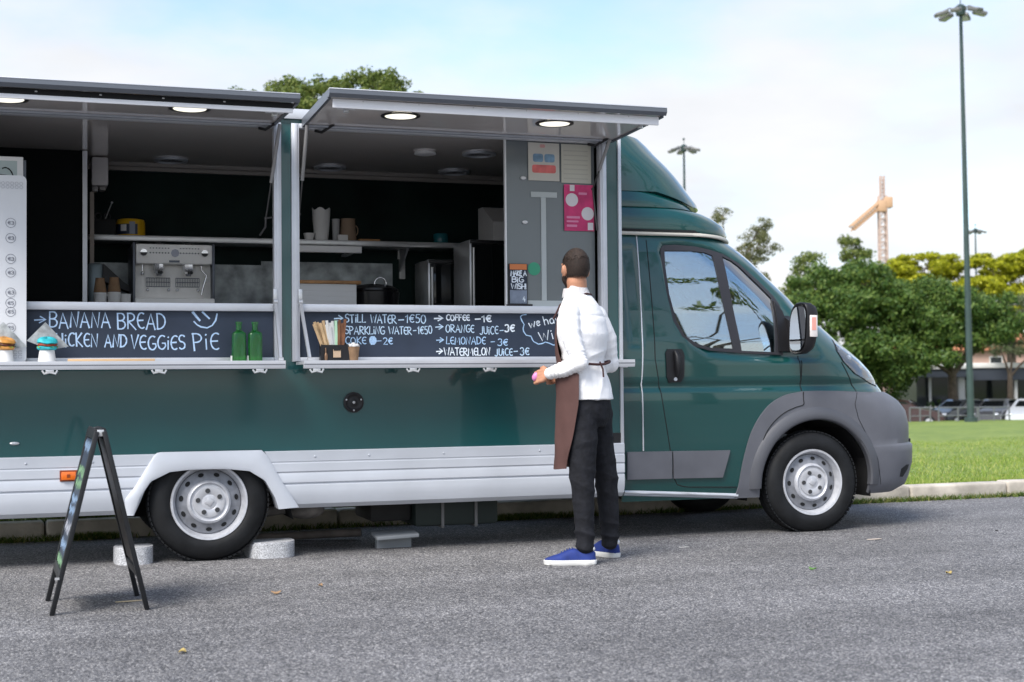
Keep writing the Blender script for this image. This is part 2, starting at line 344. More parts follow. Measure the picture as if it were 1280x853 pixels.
for cx_, n, sx in ((2.5, 700, .2), (-.65, 700, .16), (-1.3, 500, .2), (1.9, 300, .2), (.3, 300, .4)):
    for i in range(n):
        x = r.normal(cx_, sx); y = kerb_y(x) + .17 + abs(r.normal(0, .06)); pts.append((x, y, 0.10))
tag(blades('kerb_weeds', pts, 0.10, 0.006, weedm, 9, .6), 'tufts of weeds on top of the kerb under the truck', 'weeds', kind='stuff')
# lower car park beyond the lawn
asph2 = P('far_asphalt', (0.13, 0.13, 0.135), 0.85, var=(0.4, 0.2))
g = M(); g.poly([(-60, 51.6, -1.5), (130, 51.6, -1.5), (130, 63, -1.5), (-60, 63, -1.5)])
tag(g.build('car_park', asph2, None, 0), 'asphalt car park beyond the lawn', 'car park', kind='structure')
# ---------------------------------------------------------------- trees
bark = P('grey_brown_bark', (0.10, 0.078, 0.058), 0.9, var=(6, 0.35), bump=(22, 0.8, 5, 0.03))
def leaves_mesh(name, clumps, nper, spread, size, seed, mat, parent, flat=1.0, aspect=.5):
    r = np.random.default_rng(seed); C = np.array(clumps); k = len(C); n = k*nper
    # every clump is a loose little dome of leaves facing outwards
    q = r.normal(0, 1, (n, 3)); q[:, 2] = q[:, 2]*.8 + .25; q /= np.linalg.norm(q, axis=1)[:, None]
    rad = np.repeat(r.uniform(.65, 1.25, k), nper)[:, None]*spread*r.uniform(.45, 1.12, n)[:, None]
    P_ = np.repeat(C, nper, axis=0) + q*rad*np.array([1, 1, flat*.85])
    d = q + r.normal(0, .55, (n, 3)); d /= np.linalg.norm(d, axis=1)[:, None]
    t = np.cross(d, r.normal(0, 1, (n, 3))); t /= np.linalg.norm(t, axis=1)[:, None]; b = np.cross(d, t)
    s = size*r.uniform(.6, 1.35, n)[:, None]
    V = np.stack([P_ - t*s, P_ + b*s*aspect + d*s*.12, P_ + t*s, P_ - b*s*aspect + d*s*.12], axis=1)
    me = bpy.data.meshes.new(name); me.vertices.add(n*4); me.vertices.foreach_set('co', V.ravel())
    me.loops.add(n*4); me.loops.foreach_set('vertex_index', np.arange(n*4, dtype=np.int32)); me.polygons.add(n)
    me.polygons.foreach_set('loop_start', np.arange(0, n*4, 4, dtype=np.int32)); me.polygons.foreach_set('loop_total', np.full(n, 4, dtype=np.int32))
    me.update(); me.validate(); return link(name, me, mat, parent, 0, off=True)
def tree(name, label, loc, blobs, mat, nclump=60, nper=40, leaf=.16, trunk_r=.25, fork=.45, seed=1, group=None, spread=.16, flat=1.0, lean=(0, 0), bare=False, cat='tree', shell=.62):
    """blobs: (x,y,z,rx,ry,rz) relative to the foot; limbs run from the trunk to every blob"""
    root = thing(name, label, cat, loc, 0, group); r = np.random.default_rng(seed)
    top = max(b[2] for b in blobs); fz = top*fork
    tk = M(); p0 = Vector((0, 0, -.3)); p1 = Vector((lean[0]*.5, lean[1]*.5, fz*.55)); p2 = Vector((lean[0], lean[1], fz))
    tk.tube([p0, (p0+p1)/2 + Vector((trunk_r*.2, 0, 0)), p1, p2], [trunk_r*1.35, trunk_r*1.05, trunk_r*.9, trunk_r*.7], 10)
    cl = []
    for b in blobs:
        c = Vector(b[:3]); mid = p2.lerp(c, .5) + Vector(r.normal(0, .12, 3))*(c-p2).length*.5; mid.z -= (c-p2).length*.08
        tr_ = trunk_r*.42
        tk.tube([p2 - Vector((0, 0, .2)), p2.lerp(mid, .5), mid, c], [tr_, tr_*.8, tr_*.55, tr_*.22], 6)
        n = max(4, int(nclump*(b[3]*b[4]*b[5])**(2/3)))
        for i in range(n):
            v = r.normal(0, 1, 3); v /= np.linalg.norm(v); rad = r.uniform(shell, 1.04)
            q = np.array(b[:3]) + v*rad*np.array(b[3:6])
            if q[2] < b[2]-b[5]*.75: continue
            cl.append(q)
            if i % 5 == 0: tk.tube([c, c.lerp(Vector(q), .6) + Vector(r.normal(0, .05, 3)), Vector(q)], [tr_*.2, tr_*.14, tr_*.05], 4)
    tk.build('trunk', bark, root, 60, off=True)
    leaves_mesh('crown', cl, nper, spread, leaf, seed+50, mat, root, flat)
    return root
lm_dark = leafmat('dark_green_leaf', (0.045, 0.10, 0.024), (0.095, 0.17, 0.036), (0.18, 0.25, 0.055))
lm_mid = leafmat('mid_green_leaf', (0.08, 0.125, 0.028), (0.15, 0.20, 0.045), (0.26, 0.29, 0.075))
lm_yel = leafmat('yellow_green_needle', (0.20, 0.23, 0.012), (0.40, 0.42, 0.018), (0.56, 0.54, 0.035), .4)
lm_oliv = leafmat('olive_leaf', (0.11, 0.145, 0.07), (0.17, 0.20, 0.10), (0.25, 0.28, 0.16))
lm_sparse = leafmat('dusty_leaf', (0.11, 0.125, 0.06), (0.17, 0.18, 0.08), (0.26, 0.25, 0.12))
Rv = Vector((math.cos(TH), -math.sin(TH), 0)); Fv = Vector((math.sin(TH), math.cos(TH), 0))
def along(px, Z, z=0.0):
    v = Vector((CAM.x, CAM.y, 0)) + Fv*Z + Rv*((px-640)/1778*Z); return (v.x, v.y, z)
def far(x, y, dR=0.0, dF=0.0, z=0.0):
    v = Vector((x, y, 0)) + Rv*dR + Fv*dF; return (v.x, v.y, z)
def bl(dR, dF, z, rx, ry, rz):
    v = Rv*dR + Fv*dF; return (v.x, v.y, z, rx, ry, rz)
tree('broadleaf_tree', 'large round dark green tree directly behind the truck bonnet', along(1066, 76, -1.3),
     [bl(-2.5, 0, 5.3, 1.7, 2.0, 1.4), bl(-.6, -1, 5.9, 1.6, 1.8, 1.3), bl(1.3, 0, 5.5, 1.7, 1.8, 1.4), bl(3.3, .3, 5.0, 1.7, 1.8, 1.4), bl(.6, 0, 7.4, 1.5, 1.6, 1.0), bl(-1.6, .5, 7.3, 1.5, 1.6, 1.0), bl(2.4, 0, 6.7, 1.4, 1.4, .9), bl(-3.9, 0, 4.2, 1.4, 1.6, 1.3), bl(1.6, -1.2, 3.9, 1.7, 1.4, .9), bl(3.9, -.6, 3.5, 1.4, 1.4, .8), bl(-.6, -1.4, 4.2, 1.6, 1.4, 1.0), bl(-2.4, -1, 3.0, 1.4, 1.4, 1.2), bl(-4.3, .4, 2.5, 1.3, 1.4, 1.2), bl(2.2, -.4, 2.6, 1.1, 1.2, .9), bl(3.2, .2, 3.4, 1.1, 1.2, .9), bl(1.6, .2, 1.8, .9, 1.0, .8), bl(.9, .3, 3.0, 1.2, 1.2, .9), bl(-1.0, .8, 2.2, 1.2, 1.2, .9), bl(4.7, .4, 4.9, 1.1, 1.3, 1.0)],
     lm_dark, 12, 250, .105, .34, .34, 11, spread=.62, shell=.70)
tree('broadleaf_tree', 'second round dark green tree, left of the tall lamp mast', along(1190, 77, -1.3),
     [bl(-1.6, 0, 5.4, 1.6, 1.8, 1.3), bl(.2, -.6, 6.0, 1.7, 1.8, 1.3), bl(1.7, 0, 5.0, 1.5, 1.6, 1.3), bl(-.4, -1, 4.9, 1.8, 1.5, .8), bl(1.6, -.6, 4.7, 1.3, 1.3, .6), bl(-2.2, -.4, 4.5, 1.2, 1.4, .7), bl(-.9, 0, 6.8, 1.2, 1.2, .8), bl(2.6, .2, 5.6, 1.3, 1.4, 1.2), bl(-2.6, 0, 5.6, 1.3, 1.4, 1.1)],
     lm_dark, 12, 250, .105, .30, .40, 19, spread=.62, shell=.70)
tree('broadleaf_tree', 'lighter ragged tree with yellow green top left of the round dark tree', along(1040, 84, -1.3),
     [bl(-.9, 0, 9.0, 1.2, 1.2, .8), bl(1.0, 0, 10.0, .9, 1, .75), bl(1.9, 0, 9.0, 1.1, 1.2, .8), bl(-.1, 0, 8.0, 1.6, 1.5, .9), bl(-2.2, 0, 7.8, .8, 1, .6), bl(.2, 0, 6.6, 2.0, 1.5, 1.2)],
     lm_mid, 10, 170, .10, .22, .5, 12, spread=.48)
tree('pine_tree', 'umbrella pine with bright yellow green crown behind the dark tree', far(57.5, 72, -1.0, 4, -1.5),
     [bl(-2.6, 0, 9.5, 2.4, 2.4, 1.0), bl(.2, -.6, 10.2, 2.5, 2.5, 1.0), bl(-4.3, 0, 8.9, 1.6, 2, .8), bl(-1.4, -2, 8.6, 2.4, 1.6, .8), bl(1.4, -1.6, 7.8, 2.2, 1.6, .8), bl(-3.0, -1.5, 7.6, 1.8, 1.5, .7)],
     lm_yel, 17, 230, .11, .36, .62, 13, spread=.60, flat=.55, shell=.78)
tree('pine_tree', 'umbrella pine with layered yellow green crown right of the tall lamp mast', far(57.5, 72, 4.6, 2, -1.5),
     [bl(-1.2, 0, 9.9, 2.1, 2.2, 1.0), bl(1.8, 0, 10.2, 2.2, 2.4, 1.0), bl(-2.4, -1, 8.6, 1.7, 1.8, .7), bl(.4, -1.6, 8.2, 2.0, 1.5, .7), bl(2.6, -1, 7.2, 1.9, 1.6, .7), bl(4.5, 0, 9.2, 2.2, 2.2, 1.0), bl(-.8, -1.6, 6.8, 1.6, 1.4, .6)],
     lm_yel, 17, 230, .11, .34, .62, 14, spread=.60, flat=.55, shell=.78)
tree('olive_tree', 'grey green olive tree at the right edge above the cars', along(1262, 82, -1.2),
     [bl(-.7, 0, 5.2, 1.2, 1.3, 1.0), bl(.8, 0, 6.2, 1.5, 1.5, 1.1), bl(.0, 0, 4.2, 1.1, 1.2, .7), bl(2.2, 0, 5.2, 1.5, 1.5, 1.3)],
     lm_oliv, 14, 200, .075, .2, .4, 15, spread=.40)
tree('eucalyptus_tree', 'thin ragged tree with bare twigs behind the cab windscreen', far(25.2, 40.5, -.35, 0, -.75),
     [bl(.80, 0, 6.9, .85, .8, .62), bl(.1, 0, 6.3, .7, .8, .5), bl(-.5, 0, 8.2, .35, .4, .35), bl(.95, 0, 7.8, .4, .4, .3), bl(.3, 0, 5.6, .9, .8, .5), bl(-.9, 0, 7.5, .35, .4, .3)],
     lm_sparse, 95, 46, .050, .14, .66, 16, spread=.20)
tree('broadleaf_tree', 'rounded green tree crown showing above the middle of the truck roof', far(5.4, 23.0, -.25, 4, -.2),
     [bl(-.7, 0, 8.35, .9, 1.2, .62), bl(.75, 0, 8.5, 1.0, 1.2, .58), bl(1.75, 0, 8.1, .62, 1, .5), bl(-2.45, 0, 8.42, .34, .5, .24), bl(-3.1, 0, 8.46, .22, .3, .14), bl(-1.5, 0, 8.5, .4, .5, .4), bl(0, 0, 7.4, 2.4, 1.6, .9), bl(-2.2, 0, 7.6, 1.0, .8, .5), bl(-1.55, 0, 8.15, .35, .4, .3)],
     lm_mid, 85, 150, .050, .26, .55, 17, spread=.24)
# trees on the near side of the road, seen mirrored in the paint and the cab windows
near_blobs = [(-2, 0, 8.2, 2.0, 2, 1.3), (1.6, .4, 9.4, 2.2, 2, 1.4), (0, -1, 11.6, 2.0, 2, 1.3), (3.4, 0, 7.2, 1.6, 1.6, 1.2), (-3.6, .3, 6.2, 1.5, 1.5, 1.0), (2.6, 0, 12.2, 1.3, 1.3, .9)]
for i, (x, y, lb) in enumerate(((10.2, -14, 'spreading street tree opposite the cab, mirrored in its window'), (24, -19, 'street tree farther along the road opposite the bonnet'), (4.5, -30, 'street tree across the road opposite the serving hatch'), (-12, -27, 'street tree across the road opposite the truck tail'))):
    tree('street_tree', lb, (x, y, 0), near_blobs, lm_mid, 4.0, 90, .09, .22, .30, 30+i, group='street trees across the road', spread=.36)
# ---------------------------------------------------------------- lamp masts
mastm = P('green_grey_mast_paint', (0.055, 0.085, 0.085), 0.45, .3, var=(2, .15)); headm = P('lamp_head_grey', (0.17, 0.17, 0.165), 0.5, .2); lensm = P('lamp_lens', (0.5, 0.52, 0.55), .2)
def lamp_mast(label, loc, H, wid, rz):
    k = wid/2.4; rt = thing('lamp_mast', label, 'street lamp', loc, rz, 'tall multi head lamp masts')
    g = M(); g.cyl((0, 0, -.3), (0, 0, .35), .30, .30, 16); g.cyl((0, 0, .3), (0, 0, H-.9*k), .165, .075, 16); g.build('pole', mastm, rt, 40, off=True)
    g = M(); g.cyl((0, 0, H-1.0*k), (0, 0, H-.62*k), .2*k, .26*k, 14); g.cyl((0, 0, H-.62*k), (0, 0, H-.5*k), .26*k, .12*k, 14); g.build('hub', mastm, rt, 40, off=True)
    g = M(); g.cyl((0, 0, H-.55*k), (0, 0, H-.15*k), .02*k, n=8); g.ell((0, 0, H-.1*k), (.09*k,)*3, 10, 8); g.build('finial', mastm, rt, 60, off=True)
    for i in range(6):
        a = 2*math.pi*(i+.3)/6; c, s = math.cos(a), math.sin(a); R3 = Matrix.Rotation(a, 3, 'Z') @ Matrix.Rotation(.26, 3, 'Y')
        g = M(); g.tube([(.2*c*k, .2*s*k, H-.75*k), (.5*c*k, .5*s*k, H-.66*k), (.8*c*k, .8*s*k, H-.8*k)], .03*k, 6)
        g.box((.88*c*k, .88*s*k, H-.90*k), (.62*k, .42*k, .17*k), .05*k, R3); lp = g.build('lamp_head', headm, rt, 30, off=True)
        g = M(); g.box((.86*c*k, .86*s*k, H-.985*k), (.5*k, .32*k, .03*k), .0, R3); g.build('lens', lensm, lp, 0, off=True)
    return rt
lamp_mast('tallest lamp mast, rising from the lawn right of the truck', along(1212, 66, -1.1), 20.0, 2.42, .4).rotation_euler = (-math.radians(1.75)*math.sin(-TH), -math.radians(1.75)*math.cos(-TH), .4)
lamp_mast('small lamp mast directly above the cab roof fairing', along(858, 105, -1.5), 20.6, 2.45, 1.1)
lamp_mast('smallest and farthest lamp mast, above the yellow green pines', along(1222, 158, -1.6), 19.9, 2.45, .2)
# ---------------------------------------------------------------- tower crane far away
cry = P('crane_orange_paint', (0.56, 0.36, 0.22), .6); crw = P('crane_pale_paint', (0.55, 0.42, 0.36), .6)
ct = thing('tower_crane', 'distant orange tower crane rising behind the trees', 'crane', along(1106, 250, -2), -TH)
def lattice(g, a, b, w, r_, n, up=Vector((0, 0, 1))):
    a, b = Vector(a), Vector(b); d = (b-a).normalized(); s = d.cross(up); s = s.normalized() if s.length > .01 else Vector((1, 0, 0)); q = d.cross(s)
    cs = [s*w+q*w, s*w-q*w, -s*w-q*w, -s*w+q*w]
    for c in cs: g.cyl(a+c, b+c, r_, n=5)
    for i in range(n):
        p, p2 = a.lerp(b, i/n), a.lerp(b, (i+1)/n)
        for j in range(4): g.cyl(p+cs[j], p2+cs[(j+1) % 4], r_*.7, n=4); g.cyl(p+cs[j], p+cs[(j+1) % 4], r_*.7, n=4)
g = M(); lattice(g, (0, 0, 0), (0, 0, 35.5), .62, .16, 26); g.build('mast', crw, ct, 0, off=True)
g = M(); lattice(g, (-.4, 0, 34.0), (-6.2, -3, 29.4), .42, .15, 12); g.build('jib', cry, ct, 0, off=True)
g = M(); g.bx(.2, 1.7, -.8, .8, 33.3, 35.2, .1); g.bx(-.9, .5, -.9, .9, 32.6, 34.6, .1); g.build('machinery_deck', cry, ct, 30, off=True)
g = M(); lattice(g, (0, 0, 35.5), (0, 0, 39), .35, .12, 5); g.build('tower_head', crw, ct, 0, off=True)
# ---------------------------------------------------------------- pavilion, pink house, cars, railings, shrubs
wallw = P('white_render', (0.72, 0.72, 0.70), .8, var=(1.5, .06)); dkglass = P('dark_pavilion_glass', (0.015, 0.02, 0.022), .08); slatem = P('blue_grey_fascia', (0.045, 0.055, 0.075), .6); pinkw = P('pink_render', (0.55, 0.37, 0.31), .85, var=(.6, .1)); tilem = P('clay_roof_tile', (0.42, 0.17, 0.08), .8, var=(2, .3))
px_, py_, _ = along(1142, 83)
pv = thing('pavilion', 'low white pavilion with flat roof and dark glass behind the cars', 'pavilion', (px_, py_, -1.4), -TH)
g = M(); g.bx(0, 3.0, -1.2, 6, 3.00, 3.25, .03); g.bx(3.02, 9.5, -.4, 6, 3.05, 3.35, .03); g.build('roof', wallw, pv, 30, off=True)
g = M(); g.bx(.05, 2.95, -1.1, 5.9, 2.55, 2.98); g.bx(3.1, 9.4, -.3, 5.9, 2.35, 3.03); g.build('fascia', slatem, pv, 0, off=True)
g = M(); g.bx(.3, 2.6, .6, 5.8, .2, 2.55); g.bx(3.1, 9.3, .8, 5.8, .2, 2.35); g.build('glass_wall', dkglass, pv, 0, off=True)
for x, w_ in ((2.62, .38), (.95, .09), (5.9, .16), (7.8, .1)):
    g = M(); g.bx(x, x+w_, .1, .35, 0, 2.54 if x < 3 else 2.34, .01); g.build('pillar', wallw, pv, 0, off=True)
g = M(); g.bx(-.2, 1.6, -.9, -.7, 0, .85, .02); g.bx(3.2, 9.4, -.2, 0, 0, .75, .02); g.build('low_wall', wallw, pv, 0, off=True)
hx, hy, _ = along(1185, 118)
hs = thing('pink_house', 'pink rendered house glimpsed between the tree crowns', 'house', (hx, hy, -1.6), -TH)
g = M(); g.bx(-4, 9, 0, 8, 0, 5.0); g.build('wall', pinkw, hs, 0, off=True)
g = M(); g.prism([(-.6, 5.0), (8.6, 5.0), (4, 6.6)], 'x', -4.4, 9.4); g.build('roof', tilem, hs, 0, off=True)
for i in range(4):
    for z in (1.2, 3.2):
        g = M(); x = -2.8 + i*3.1; g.bx(x, x+1.1, -.06, .02, z, z+1.3); wd = g.build('window', wallw, hs, 0, off=True)
        g = M(); g.bx(x+.1, x+1.0, -.09, -.065, z+.1, z+1.2); g.build('pane', dkglass, wd, 0, off=True)
chrome = P('headlamp_clear', (0.7, 0.72, 0.75), .1, .4); carglass = P('car_window_dark', (0.01, 0.012, 0.014), .05)
def car(label, px, Z, rz, col, estate=0.0, lights=True):
    pm = P('car_paint', col, .28, .1, 1.0); rt = thing('parked_car', label, 'car', along(px, Z, -1.5), rz, 'cars parked beyond the lawn')
    # side profile, x forward
    prof = [(-2.05, .35), (-2.1, .75), (-2.0, .98), (-1.75 - .15*estate, 1.02), (-1.35 - .55*estate, 1.42), (-.9, 1.47), (.1, 1.45), (.85, 1.0), (1.65, .88), (2.02, .70), (2.08, .40), (1.9, .25), (-1.9, .25)]
    g = M(); secs = []
    for w_, ins in ((-.86, 1), (-.80, 0), (.80, 0), (.86, 1)): pass
    ring = []
    for yy, sc in ((-.84, .93), (-.70, 1.0), (.70, 1.0), (.84, .93)):
        ring.append([g.bm.verts.new((x*(.985 if sc < 1 else 1), (yy if z < 1.05 else yy*.80), z if sc == 1 else .86+(z-.86)*.90)) for x, z in prof])
    g.skin(ring); g.build('body', pm, rt, 40, off=True)
    g = M(); 
    for s in (-1, 1): g.prism([(-1.25-.5*estate, 1.36), (-.85, 1.41), (.05, 1.39), (.62, 1.04), (-1.5-.4*estate, 1.04)], 'y', s*.68, s*.735)
    g.prism([(-.6, 1.08), (.6, 1.08), (.5, 1.37), (-.5, 1.37)], 'x', .2, .22)
    for v in g.bm.verts:
        if .19 < v.co.x < .23 and abs(v.co.y) < .61 and v.co.z > 1.07: v.co.x = .86 - (v.co.z-1.0)*1.62 + .04
    g.build('window', carglass, rt, 0, off=True)
    for sx in (-1.3, 1.3):
        for s in (-1, 1):
            g = M(); g.cyl((sx, s*.66, .32), (sx, s*.87, .32), .32, n=20); wh = g.build('wheel', rubber, rt, 40, off=True)
            g = M(); g.cyl((sx, s*.86, .32), (sx, s*.885, .32), .2, n=16); g.build('hubcap', rimm, wh, 40, off=True)
    for s in (-1, 1):
        g = M(); g.ell((1.93, s*.6, .68), (.14, .17, .09), 10, 8); g.build('headlight', chrome, rt, 60, off=True)
        g = M(); g.bx(-2.11, -2.05, s*.6-.12, s*.6+.12, .7, .9, .02); g.build('tail_light', P('tail_light_red', (.4, .01, .01), .3) if 'tail_light_red' not in MATS else MATS['tail_light_red'], rt, 0, off=True)
car('dark red car nearest the truck bumper among the parked cars', 1133, 74.5, -TH-.5, (.035, .012, .010))
car('black car left of the tall lamp mast', 1196, 75, -TH-2.5, (.012, .014, .016))
car('dark grey estate car right of the tall lamp mast', 1244, 75, -TH-2.2, (.05, .05, .055), 1)
car('silver car at the right edge of the photo', 1286, 74.5, -TH-2.1, (.55, .57, .6))
galv = P('galvanised_rail', (.16, .17, .18), .5, .3)
def railing(label, px, Z, w_):
    rt = thing('railing', label, 'railing', along(px, Z, -1.22), -TH, 'metal railings along the far lawn edge')
    g = M(); g.tube([(0, 0, .85), (w_, 0, .85)], .035, 8); g.tube([(0, 0, .45), (w_, 0, .45)], .025, 8); g.build('rail', galv, rt, 60, off=True)
    for x in (0, w_/2, w_):
        g = M(); g.cyl((x, 0, -.15), (x, 0, .87), .04, n=8); g.build('post', galv, rt, 60, off=True)
railing('low metal railing in front of the black car', 1172, 70, 1.9); railing('low metal railing in front of the grey estate car', 1222, 70, 1.5); railing('low metal railing in front of the dark red car', 1136, 70, 1.0)
for px, Z, w_, h_, lb, mt_ in ((1168, 79, .9, .9, 'dark green shrub in front of the pavilion pillar', lm_dark), (1140, 79, .5, .8, 'small light green shrub beside the pavilion corner', lm_mid), (1236, 79, .9, .7, 'clipped shrub behind the grey estate car', lm_dark), (1100, 78, 1.2, 1.4, 'dark shrub under the round tree', lm_dark)):
    tree('shrub', lb, along(px, Z, -1.4), [(0, 0, h_*.75, w_, w_*.7, h_*.7), (w_*.5, .1, h_*.5, w_*.7, w_*.6, h_*.5)], mt_, 40, 24, .09, .05, .3, int(px), spread=.14, cat='shrub')
# ================================================================ the food truck
T = thing('food_truck', 'dark green food truck with open serving hatches parked along the kerb', 'food truck', (0, 0, 0))
X0, X1, BD = -2.25, 2.62, 2.03                             # box: tail, front, depth
# ---- box shell
g = M()
g.bx(X0, X1, 0.0, .035, .628, 1.166)                        # panel under the hatches
g.bx(.425, .487, .004, .035, 1.166, 2.602)                  # post between the hatches
g.bx(2.53, X1, .004, .035, 1.166, 2.602)                    # front post
g.bx(X0, -1.80, .004, .035, 1.166, 2.602)
g.bx(X0, X1, .0, .045, 2.602, 2.655)                        # header
g.bx(X0, X1, BD-.04, BD, .628, 2.655)                       # far side
g.bx(X0, X0+.04, .036, BD-.041, .628, 2.655); g.bx(X1-.04, X1, .046, BD-.041, .628, 2.60)
g.build('box_body', paint_flat, T, 30)
g = M(); g.bx(X0, X1+.02, -.012, BD+.012, 2.656, 2.69, .012); g.bx(X0, X1+.02, -.022, -.0125, 2.625, 2.685, .003); g.build('roof', silver, T, 40)
g = M(); g.bx(X1-.006, X1+.016, -.014, .03, .60, 2.63, .003); g.build('corner_trim', silver, T, 40)
g = M(); g.bx(X0+.04, X1-.04, .036, BD-.04, .60, .64); g.build('floor', whiteg, T, 0)
# ---- interior lining
ZC = 2.585
g = M(); g.bx(X0+.05, X1-.05, .046, 1.93, ZC, ZC+.015); g.build('ceiling', whiteg, T, 0)
g = M(); g.bx(X0+.05, X1-.05, 1.90, 1.915, .64, ZC-.002); g.bx(X0+.045, X0+.055, .05, 1.899, .64, ZC-.002); g.bx(2.56, 2.575, .05, 1.899, .64, ZC-.002); g.build('inner_wall', inwall, T, 0)
g = M(); g.bx(X0+.06, 2.55, 1.872, 1.899, ZC-.03, ZC-.003); g.build('ceiling_trim', P('warm_grey_trim', (.30, .28, .26), .5), T, 0)
splash = P('smeared_steel_backsplash', (0.30, 0.33, 0.34), .42, .3, var=(9, .5), rvar=(8, .5))
g = M(); g.bx(-.60, .60, 1.885, 1.8985, 1.45, 1.90); g.bx(.60, 1.58, 1.885, 1.8985, 1.45, 1.93); g.build('backsplash', splash, T, 0)
g = M(); g.bx(-.655, 2.55, 1.0, 1.88, 1.40, 1.45, .004); g.bx(-.64, 2.54, 1.02, 1.05, .64, 1.399); g.build('worktop', steel, T, 0)
g = M(); g.bx(X0+.06, -.672, 1.25, 1.88, .64, ZC-.004); g.build('cupboard', P('black_cupboard', (.004, .006, .0065), .6, spec=.10), T, 0)
g = M(); g.bx(-.671, -.640, 1.235, 1.262, .64, ZC-.004, .002); g.build('cupboard_edge', silver, T, 0)
g = M(); g.bx(-.62, 2.12, 1.60, 1.88, 2.030, 2.068, .003); g.build('wall_shelf', steel, T, 30)
for x in (-.3, .7, 1.63):
    g = M(); g.prism([(1.62, 2.028), (1.88, 2.028), (1.88, 1.86)], 'x', x, x+.012); g.build('shelf_bracket', steel, T, 0)
def ceiling_light(x, y):
    g = M(); g.lathe([(.115, ZC-.0005), (.115, ZC-.012), (.095, ZC-.016), (.088, ZC-.004)], (x, y, 0), n=36, caps=False); f = g.build('ceiling_light', silver_d, T, 40)
    g = M(); g.disc((x, y, ZC-.0045), (0, 0, -1), .09, 30); g.build('lens', P('unlit_lens', (.06, .06, .06), .25) if 'unlit_lens' not in MATS else MATS['unlit_lens'], f, 0)
for x, y in ((-.078, 1.50), (1.04, 1.55), (1.89, .68), (1.96, 1.52)): ceiling_light(x, y)
g = M(); g.lathe([(.07, ZC-.0005), (.075, ZC-.015), (.05, ZC-.02), (.001, ZC-.022)], (1.52, .72, 0), n=28); g.build('smoke_detector', white, T, 50)
g = M(); g.bx(-.605, -.495, 1.46, 1.64, 2.385, ZC-.006, .012); wb = g.build('wall_dispenser', P('off_white_plastic', (.62, .60, .60), .4), T, 40)
g = M(); g.bx(-.60, -.56, 1.50, 1.6, 2.35, 2.384, .006); g.bx(-.55, -.51, 1.50, 1.6, 2.36, 2.384, .006); g.build('spout', P('dispenser_grey', (.3, .29, .28), .4), wb, 40)
g = M(); g.bx(-.612, -.585, 1.53, 1.56, 1.46, 2.349); g.build('conduit', P('beige_conduit', (.36, .31, .27), .5), T, 0)
# ---- frosted sliding panel at the front end of the right hatch
frost = P('grey_frosted_panel', (0.135, 0.155, 0.165), 0.22, coat=.5, var=(.9, .12), coat_rough=.12)
g = M(); g.bx(1.872, 2.476, .062, .072, 1.513, ZC-.002); pn = g.build('sliding_panel', frost, T, 0)
g = M(); g.bx(1.862, 1.8715, .055, .08, 1.513, ZC-.002); g.build('panel_edge', white, pn, 0)
strip = P('pale_grey_strip', (.46, .50, .50), .6)
g = M(); g.bx(2.037, 2.215, .054, .0615, 2.215, 2.25, .001); g.bx(2.105, 2.138, .0545, .0615, 1.553, 2.2145); g.bx(1.995, 2.33, .054, .0615, 1.513, 1.552); g.build('panel_strip', strip, pn, 0)
for x, z in ((1.985, 2.335), (1.994, 2.052)):
    g = M(); g.ell((x, .052, z), (.019, .012, .011), 14, 8); g.build('hook', white, pn, 60)
grn = P('pale_green_round_sticker', (.06, .34, .20), .7)
g = M(); g.cyl((2.055, .0617, 1.755), (2.055, .058, 1.755), .042, n=28); g.build('sticker', grn, pn, 40)  # flat round patch of muted green set on the panel
# ---- aluminium hatch frames
def frame(x0, x1, nm='hatch_frame'):
    g = M()
    for xa, xb in ((x0, x0+.046), (x1-.044, x1)):
        g.bx(xa, xb, -.016, .045, 1.166, 2.60, .002); g.bx(xa+.012, xb-.012, -.022, -.0165, 1.17, 2.598, .002)
    g.bx(x0+.047, x1-.045, -.016, .045, 2.572, 2.60, .002); g.bx(x0+.047, x1-.045, -.012, .045, 1.166, 1.192, .002)
    return g.build(nm, silver, T, 30)
frame(-1.80, .4265); frame(.4885, 2.531)
# ---- counter edge rails and chalkboards
g = M(); g.bx(-1.752, .378, -.02, .09, 1.466, 1.512, .004); g.build('counter_edge', silver, T, 30)
g = M(); g.bx(.536, 2.484, -.02, .09, 1.466, 1.512, .004); g.build('counter_edge', silver, T, 30)
g = M(); g.bx(-1.752, .380, .014, .022, 1.1925, 1.4655); cbL = g.build('chalkboard', board, T, 0)
g = M(); g.bx(.536, 2.486, .014, .022, 1.1925, 1.4655); cbR = g.build('chalkboard', board, T, 0)
